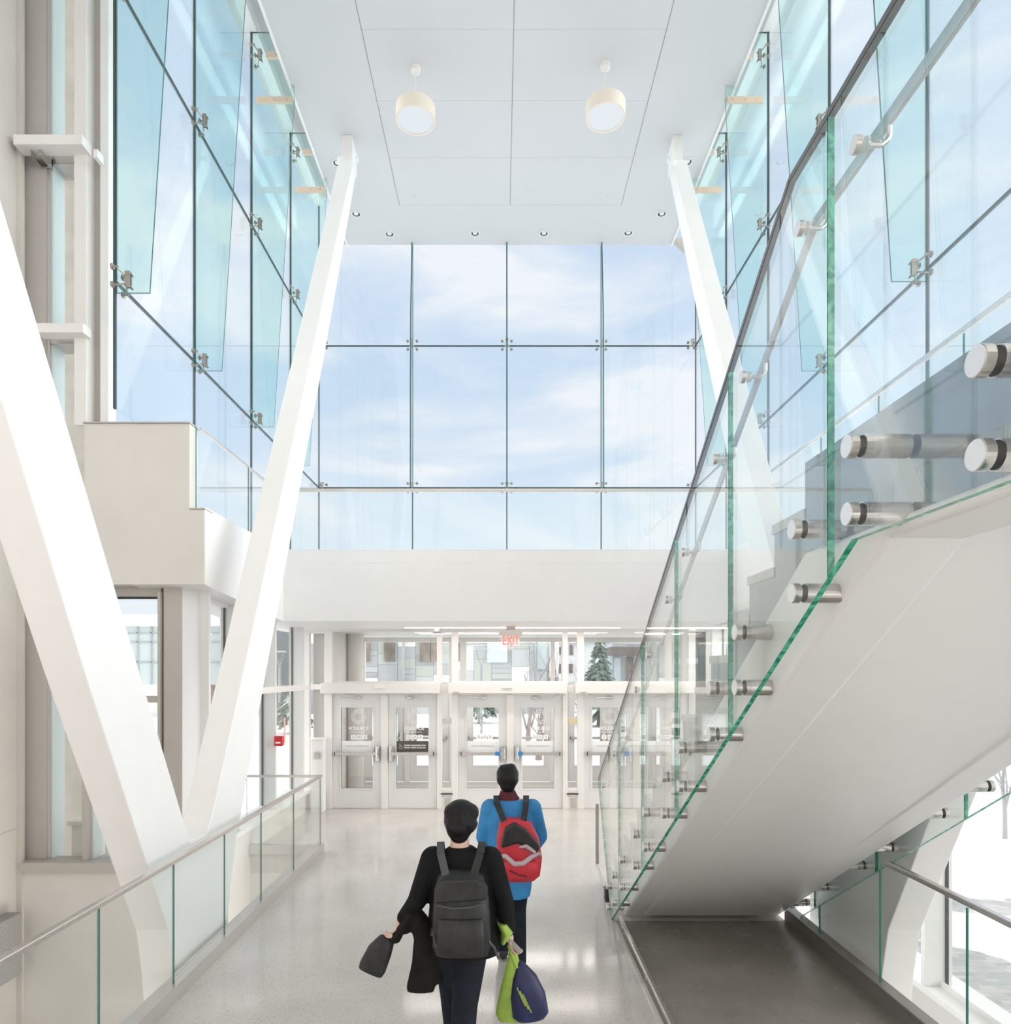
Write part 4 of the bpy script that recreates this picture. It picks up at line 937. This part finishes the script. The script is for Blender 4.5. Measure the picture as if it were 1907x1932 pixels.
for sx, yy, zz in ((-.065, .20, 0), (.06, -.17, .02)):
    b = MB(); b.ell((sx, yy+.06, .045+zz), .046, .135, .045); b.ell((sx, yy-.02, .07+zz), .045, .06, .06); at2(b, 'shoe', M_SHOE, p2, remesh=.012)
rp = empty('backpack', (.12, 5.6, 1.05), 'red and black backpack on the person in the blue jacket', 'backpack')
b = MB().loft([(.065, -.20, .81, .12, .06), (.065, -.22, .86, .165, .10), (.062, -.23, 1.0, .185, .115), (.05, -.22, 1.16, .17, .105), (.03, -.19, 1.28, .13, .07), (.02, -.17, 1.31, .07, .03)], n=28, pw=2.6); at2(b, 'main_body', M_REDN, rp, smooth=True, bevel=.01)
b = MB().prism([(-.09, 1.10), (.05, 1.14), (.20, 1.05), (.225, 1.12), (.12, 1.24), (.02, 1.30), (-.06, 1.25)], 'y', -.345, -.24); at2(b, 'black_top', M_BPACK, rp, bevel=.02, label='black upper panel')
b = MB().tube([(-.12, -.335, 1.045), (-.05, -.352, 1.045), (.02, -.36, .985), (.09, -.358, .99), (.16, -.345, 1.04), (.225, -.31, 1.06)], [.012, .02, .022, .022, .02, .012], 8); at2(b, 'pale_piping', M_GREYW, rp, smooth=True)
b = MB().tube([(.06, -.352, 1.115), (.11, -.352, 1.125), (.18, -.335, 1.075), (.235, -.29, 1.03)], [.010, .016, .016, .01], 8); at2(b, 'pale_piping', M_GREYW, rp, smooth=True)
b = MB().loft([(.07, -.325, .86, .12, .03), (.07, -.335, .90, .14, .04), (.07, -.335, .99, .13, .035), (.07, -.325, 1.01, .11, .02)], n=22, pw=2.6); at2(b, 'front_pocket', M_REDN, rp, smooth=True, bevel=.006)
b = MB().tube([(-.02, -.378, .94), (.05, -.382, .905), (.12, -.38, .89)], .005, 6); at2(b, 'zip', M_BPACK, rp)
for s in (-1, 1):
    b = MB(); P = [(.02+s*.075, -.22, 1.28), (s*.12, -.13, 1.42), (s*.125, -.02, 1.462), (s*.125, .10, 1.38), (s*.13, .135, 1.2), (s*.165, .02, 1.0), (s*.17, -.14, .93)]
    for p, q in zip(P[:-1], P[1:]): b.bar(p, q, .05, .012, up=(0, -.7, .7))
    at2(b, 'shoulder_strap', M_BPACK, rp, bevel=.003)

# ================================================================ OUTSIDE
struct(MB().box(-160, 8.5, YF+.1, 260, -1.0, -.16).prism([(YF+.1, -1.6), (260, -1.6), (260, -.16), (27, -.16), (YF+.1, -.62)], 'x', 8.5, 160).box(-160, -5.9, -30, YF+.1, -1.0, -.16).box(8.5, 160, -30, YF+.1, -1.6, -.62).box(4.4, 8.5, 10.0, YF+.1, -1.6, -.62).box(-5.9, 8.5, -90, -6.05, -1.0, -.30).build('ground_snow', M_SNOW))  # slab behind the camera is added, unseen, to bounce light onto the stair soffit
struct(MB().box(4.3, 8.5, -30, 10.0, -1.4, -.64).build('ground_paving', M_PAVE))
struct(MB().box(-5.9, -3.8, 8.3, YF+.1, -1.0, -.16).build('ground_terrace', M_SNOW))
# snow banks: heaped, uneven
def bank(name, pts, label, seed):
    random.seed(seed); b = MB()
    for (x, y, z, rx, ry, rz) in pts:
        for k in range(5): b.ell((x+random.uniform(-.5, .5)*rx, y+random.uniform(-.5, .5)*ry, z), rx*random.uniform(.5, .8), ry*random.uniform(.5, .8), rz*random.uniform(.5, 1), 16, 8)
    o = b.build(name, M_SNOW, remesh=.12 if max(p[3] for p in pts) < 3 else .3); tag(o, label, 'snow bank'); return o
bank('snow_bank', [(-7.6, 12, -.2, 1.6, 1.0, .5), (-9, 14, -.2, 2, 1.2, .5), (-6.6, 10.6, -.2, 1.0, .7, .35)], 'rough snow bank outside the side windows near the return of the railing', 3)
bank('snow_bank', [(12, 16, -.7, 3.5, 2.5, .8), (8.0, 15.5, -.7, 1.6, 1.2, .5), (17, 20, -.7, 5, 3, 1.0)], 'low snow bank behind the paving at the lower right', 4)
bank('snow_bank', [(-3.5, 26, -.3, 2.5, 1.0, .45), (2.5, 28, -.3, 3.0, 1.1, .4)], 'low ridge of ploughed snow across the street outside the doors', 5)
# campus building opposite: tall panels in greys
M_P = [pbr('panel_grey_%s' % n, tuple(v*(.95 if n == 'white' else .68) for v in c), .5) for n, c in (('cool', (.60, .65, .70)), ('pale', (.74, .79, .84)), ('white', (.93, .94, .95)), ('mid', (.52, .56, .60)), ('mint', (.66, .72, .68)))]
M_WIND = pbr('warm_dark_window', (.20, .16, .13), .25, noise=.5, nscale=1.2)
M_WINB = pbr('blue_window', (.56, .64, .68), .2)
random.seed(11)
YB = 44
b1 = empty('panelled_building', (-3, YB, -.2), 'grey panelled building with tall windows across the snow, seen above the doors', 'building')
bx0, bx1 = X(560, YB), X(1055, YB)
MB().box(bx0, bx1, YB+.3, YB+12, -.2, 9.2).build('wall', M_P[0], b1)
mb = MB(); x = bx0
while x < bx1-.3:
    w = random.choice((1.15, 1.25, 1.3)); z = -.2+random.uniform(-.6, 0)
    while z < 7.2:
        h = random.choice((.35, .7, 1.1, 1.6)); mb.box(x+.012, min(x+w-.012, bx1), YB+.20, YB+.31, max(z, -.2), z+h-.015, random.randrange(5)); z += h
    x += w
mb.build('cladding_panels', M_P, b1)
for px0, px1, py0, py1 in ((685, 697, 1205, 1248), (724, 744, 1205, 1248), (792, 811, 1205, 1248), (813, 826, 1205, 1248), (858, 868, 1205, 1248)):
    MB().box(X(px0, YB), X(px1, YB), YB+.0, YB+.2, Z(py1, YB), Z(py0, YB)+.8).build('window', M_WIND, b1)
for px0, px1, py0, py1 in ((919, 957, 1200, 1250), (1013, 1031, 1200, 1262)):
    MB().box(X(px0, YB), X(px1, YB), YB+.0, YB+.2, Z(py1, YB), Z(py0, YB)+.8).build('window', M_WINB, b1)
for px in (760, 1008): MB().box(X(px, YB), X(px, YB)+.12, YB-.3, YB+.1, -.2, 9).build('downpipe', M_P[3], b1)
# low white building with dark windows and a dark canopy building to the right
YC = 68
b2 = empty('white_building', (5, YC, -.2), 'white low building with brown framed windows behind the bare trees', 'building')
MB().box(X(1040, YC), X(1150, YC), YC, YC+10, -.2, Z(1212, YC)).build('wall', M_P[2], b2)
MB().box(X(1030, YC), X(1290, YC), YC-.6, YC+10, Z(1212, YC), Z(1205, YC)).build('roof_edge', M_P[3], b2)
for px0, px1, py0, py1 in ((1050, 1060, 1221, 1236), (1074, 1081, 1217, 1236), (1073, 1080, 1253, 1270), (1050, 1059, 1253, 1270)):
    MB().box(X(px0, YC), X(px1, YC), YC-.08, YC+.1, Z(py1, YC), Z(py0, YC)).build('window', M_WIND, b2)
b3 = empty('dark_canopy_building', (12, 54, -.2), 'dark brown building with a deep canopy and tall glass right of the spruce', 'building')
MB().box(X(1146, 54), X(1420, 54), 53, 56, Z(1236, 54), Z(1222, 54)).build('canopy', pbr('dark_brown_cladding', (.13, .11, .10), .6), b3)
MB().box(X(1160, 54), X(1420, 54), 55, 64, -.2, Z(1214, 54)).build('wall', M_P[0], b3)
for i in range(9): MB().box(X(1162+i*24, 54), X(1174+i*24, 54), 54.8, 55.05, -.2, Z(1240, 54)).build('window', [M_WINB, M_WIND][i % 2], b3)
# glazed building on the left
YG = 40
b4 = empty('glazed_building', (-20, YG, -.2), 'pale glass-fronted building on a brick base seen through the windows between the V column legs', 'building')
MB().box(X(150, YG), X(421, YG), YG, YG+14, Z(1292, YG), Z(1165, YG)).build('glass_volume', pbr('pale_green_glazing', (.50, .58, .60), .15), b4)
MB().box(X(150, YG), X(421, YG), YG-.3, YG, Z(1182, YG), Z(1160, YG)).build('fascia', M_P[2], b4)
q = MB()
for px in range(155, 421, 26): q.box(X(px, YG), X(px, YG)+.07, YG-.08, YG, Z(1292, YG), Z(1182, YG))
for py in (1195, 1212, 1250): q.box(X(150, YG), X(421, YG), YG-.08, YG, Z(py, YG), Z(py, YG)+.06)
q.build('mullion_grid', M_P[3], b4)
MB().box(X(280, YG), X(312, YG), YG+1, YG+8, -.2, Z(1292, YG)).build('concrete_base', M_PLASTER, b4)
MB().box(X(312, YG), X(412, YG), YG+1, YG+8, -.2, Z(1292, YG)).build('brick_base', pbr('brown_brick', (.36, .23, .19), .8, noise=.2, nscale=8), b4)
MB().box(X(421, YG), X(436, YG), YG-.5, YG+12, -.2, Z(1140, YG)).build('grey_wing', M_P[0], b4)
b5 = empty('grey_hall', (-17, 46, -.2), 'plain grey hall seen through the side windows beside the red alarm box', 'building')
MB().box(X(440, 46), X(556, 46), 56, 68, -.2, 8.4).build('wall', M_P[0], b5)
MB().box(X(440, 46), X(556, 46), 55.9, 56.01, 1.3, 1.9).box(X(440, 46), X(556, 46), 55.9, 56.01, 3.4, 3.7).build('white_band', M_P[2], b5)
MB().box(X(546, 46), X(553, 46), 55.85, 56.01, 1.8, 4.8).build('window', M_WIND, b5)
# lamp posts
def lamp_post(px, d, ztop_, label, s=1.0):
    x = X(px, d); e = empty('lamp_post', (x, d, -.16), label, 'lamp post', 'street lamps outside')
    MB().cyl((x, d, -.16), (x, d, ztop_-.8*s), .06*s, .05*s, 12).build('pole', MATS.get('lamp_post_paint') or pbr('lamp_post_paint', (.22, .24, .27), .5), e)
    m = MB()
    for a in range(4):
        an = math.pi/4+a*math.pi/2; m.cyl((x, d, ztop_-.8*s), (x+.33*s*math.cos(an), d+.33*s*math.sin(an), ztop_-.05*s), .014*s, n=6)
    m.build('arms', MATS['lamp_post_paint'], e)
    MB().cyl((x, d, ztop_-.07*s), (x, d, ztop_), .38*s, .30*s, 20).build('lamp_head', M_P[3], e)
lamp_post(908, 30, Z(1224, 30), 'slim lamp post with a cone shaped head standing before the panelled building')
lamp_post(1019, 46, Z(1281, 46)+.1, 'small far lamp post just above the central door header')
lamp_post(527, 34, Z(1228, 34), 'lamp post seen through the side window above the red alarm box')
# spruces
def spruce(px, d, ztop_, R, seed, label):
    random.seed(seed); x = X(px, d); e = empty('spruce_tree', (x, d, -.2), label, 'tree', 'spruces outside')
    MB().cyl((x, d, -.2), (x, d, ztop_-.3), .16, .03, 10).build('trunk', pbr('spruce_bark', (.20, .16, .13), .9) if 'spruce_bark' not in MATS else MATS['spruce_bark'], e)
    m = MB(); h = ztop_+.2; n = 26
    for i in range(n):
        t = i/(n-1); z = .35+t*(h-.45); r = R*(1-t)**.8+.06
        for k in range(int(9+14*(1-t))):
            a = random.uniform(0, 2*math.pi); rr = r*random.uniform(.72, 1.08); c, s_ = math.cos(a), math.sin(a)
            tip = Vector((x+rr*c, d+rr*s_, z-.28*rr+random.uniform(-.08, .08))); base = Vector((x, d, z+.12)); mid = (base+tip)/2+Vector((0, 0, .10*rr))
            wd = .13*rr+.06; side = Vector((-s_, c, 0))
            o_ = [base, mid+side*wd, tip, mid-side*wd, mid+Vector((0, 0, .06)), mid-Vector((0, 0, .10))]
            m.add(o_, [(0, 1, 4), (1, 2, 4), (2, 3, 4), (3, 0, 4), (1, 0, 5), (2, 1, 5), (3, 2, 5), (0, 3, 5)], 1 if random.random() < .22 else 0)
            for q_ in (.45, .65, .85):
                c0 = base.lerp(tip, q_)+Vector((0, 0, .05)); ln = .25*rr*(1.1-q_)+.07
                for sg in (-1, 1):
                    tp = c0+side*sg*ln+Vector((c*ln*.5, s_*ln*.5, -.06)); m.add([c0, c0+Vector((c, s_, 0))*.07, tp], [(0, 1, 2), (2, 1, 0)], 0)
    m.build('needles', [MATS['needle_green'], M_SNOW], e)
pbr('needle_green', (.13, .20, .16), .8)
spruce(1131, 34, Z(1206, 34), 1.35, 21, 'snow dusted spruce tree outside beyond the third pair of doors')
spruce(552, 30, Z(1318, 30)+.7, .95, 22, 'small spruce seen through the side window near the red alarm box')
spruce(1330, 38, 4.2, 1.5, 23, 'far spruce seen only through the stair glass')
spruce(906, 36, Z(1318, 36)+.6, .9, 24, 'small spruce seen through the glass of the central doors')
# bare trees
M_BARK = pbr('bare_bark', (.22, .18, .17), .9)
M_BARKP = pbr('pale_bark', (.42, .40, .42), .9)
def bare_tree(px, d, h, seed, label, zg=-.2, r0=.07, mat=None):
    random.seed(seed); x = X(px, d); e = empty('bare_tree', (x, d, zg), label, 'tree', 'bare winter trees')
    t = MB(); tw = MB()
    def grow(p, dr, ln, r, lv):
        mb_ = t if lv == 0 else tw; pts = [p]; q = Vector(p); rs = [r]
        for i in range(4):
            dr = (dr+Vector((random.uniform(-.14, .14), random.uniform(-.14, .14), random.uniform(-.04, .10)))).normalized(); q = q+dr*ln/4; pts.append(tuple(q)); rs.append(r*(1-.16*(i+1)))
        mb_.tube(pts, rs, 6 if lv < 2 else 4)
        if lv < 4:
            for i in range(3 if lv else 7):
                k = random.choice((1, 2, 3, 4)) if lv else 1+i % 4; b0 = Vector(pts[k])
                nd_ = (dr+Vector((random.uniform(-1, 1), random.uniform(-1, 1), random.uniform(.0, .5)))*.75).normalized(); grow(tuple(b0), nd_, ln*random.uniform(.45, .62), rs[k]*.55, lv+1)
    grow((x, d, zg), Vector((0, 0, 1)), h*.62, r0, 0)
    t.build('trunk', mat or M_BARK, e); tw.build('branches', mat or M_BARK, e)
bare_tree(1058, 38, 4.6, 31, 'bare tree standing before the white building with brown windows')
bare_tree(1103, 30, 3.9, 32, 'bare curved tree just beside the spruce beyond the third doors', r0=.05)
bare_tree(1896, 13.0, 3.2, 33, 'pale bare sapling standing in the snow at the right edge below the stair', zg=-.62, r0=.045, mat=M_BARKP)
bare_tree(996, 24, 3.6, 34, 'bare tree trunk in the snow seen through the door behind the red backpack', r0=.10)
bare_tree(1016, 21, 3.4, 35, 'leaning bare tree close to the outer doors, seen behind the red backpack', r0=.11)
bare_tree(1192, 40, 4.6, 36, 'bare tree in front of the dark canopy building', r0=.06)
# orange marker stakes in the snow
for px, d, hh, lb in ((287, 22, 1.0, 'orange marker stake in the snow right beside the tall leg of the V column'), (372.5, 20, 1.25, 'taller orange marker stake seen between the V column legs'), (383, 26, 1.1, 'shorter orange marker stake seen between the V column legs'), (537, 26, .95, 'orange marker stake before the small spruce at the side window')):
    x = X(px, d); tag(MB().cyl((x, d, -.16), (x, d, -.16+hh), .028, n=8).build('marker_stake', MATS.get('orange_stake') or pbr('orange_stake', (.85, .20, .08), .6)), lb, 'stake', 'orange stakes in the snow')
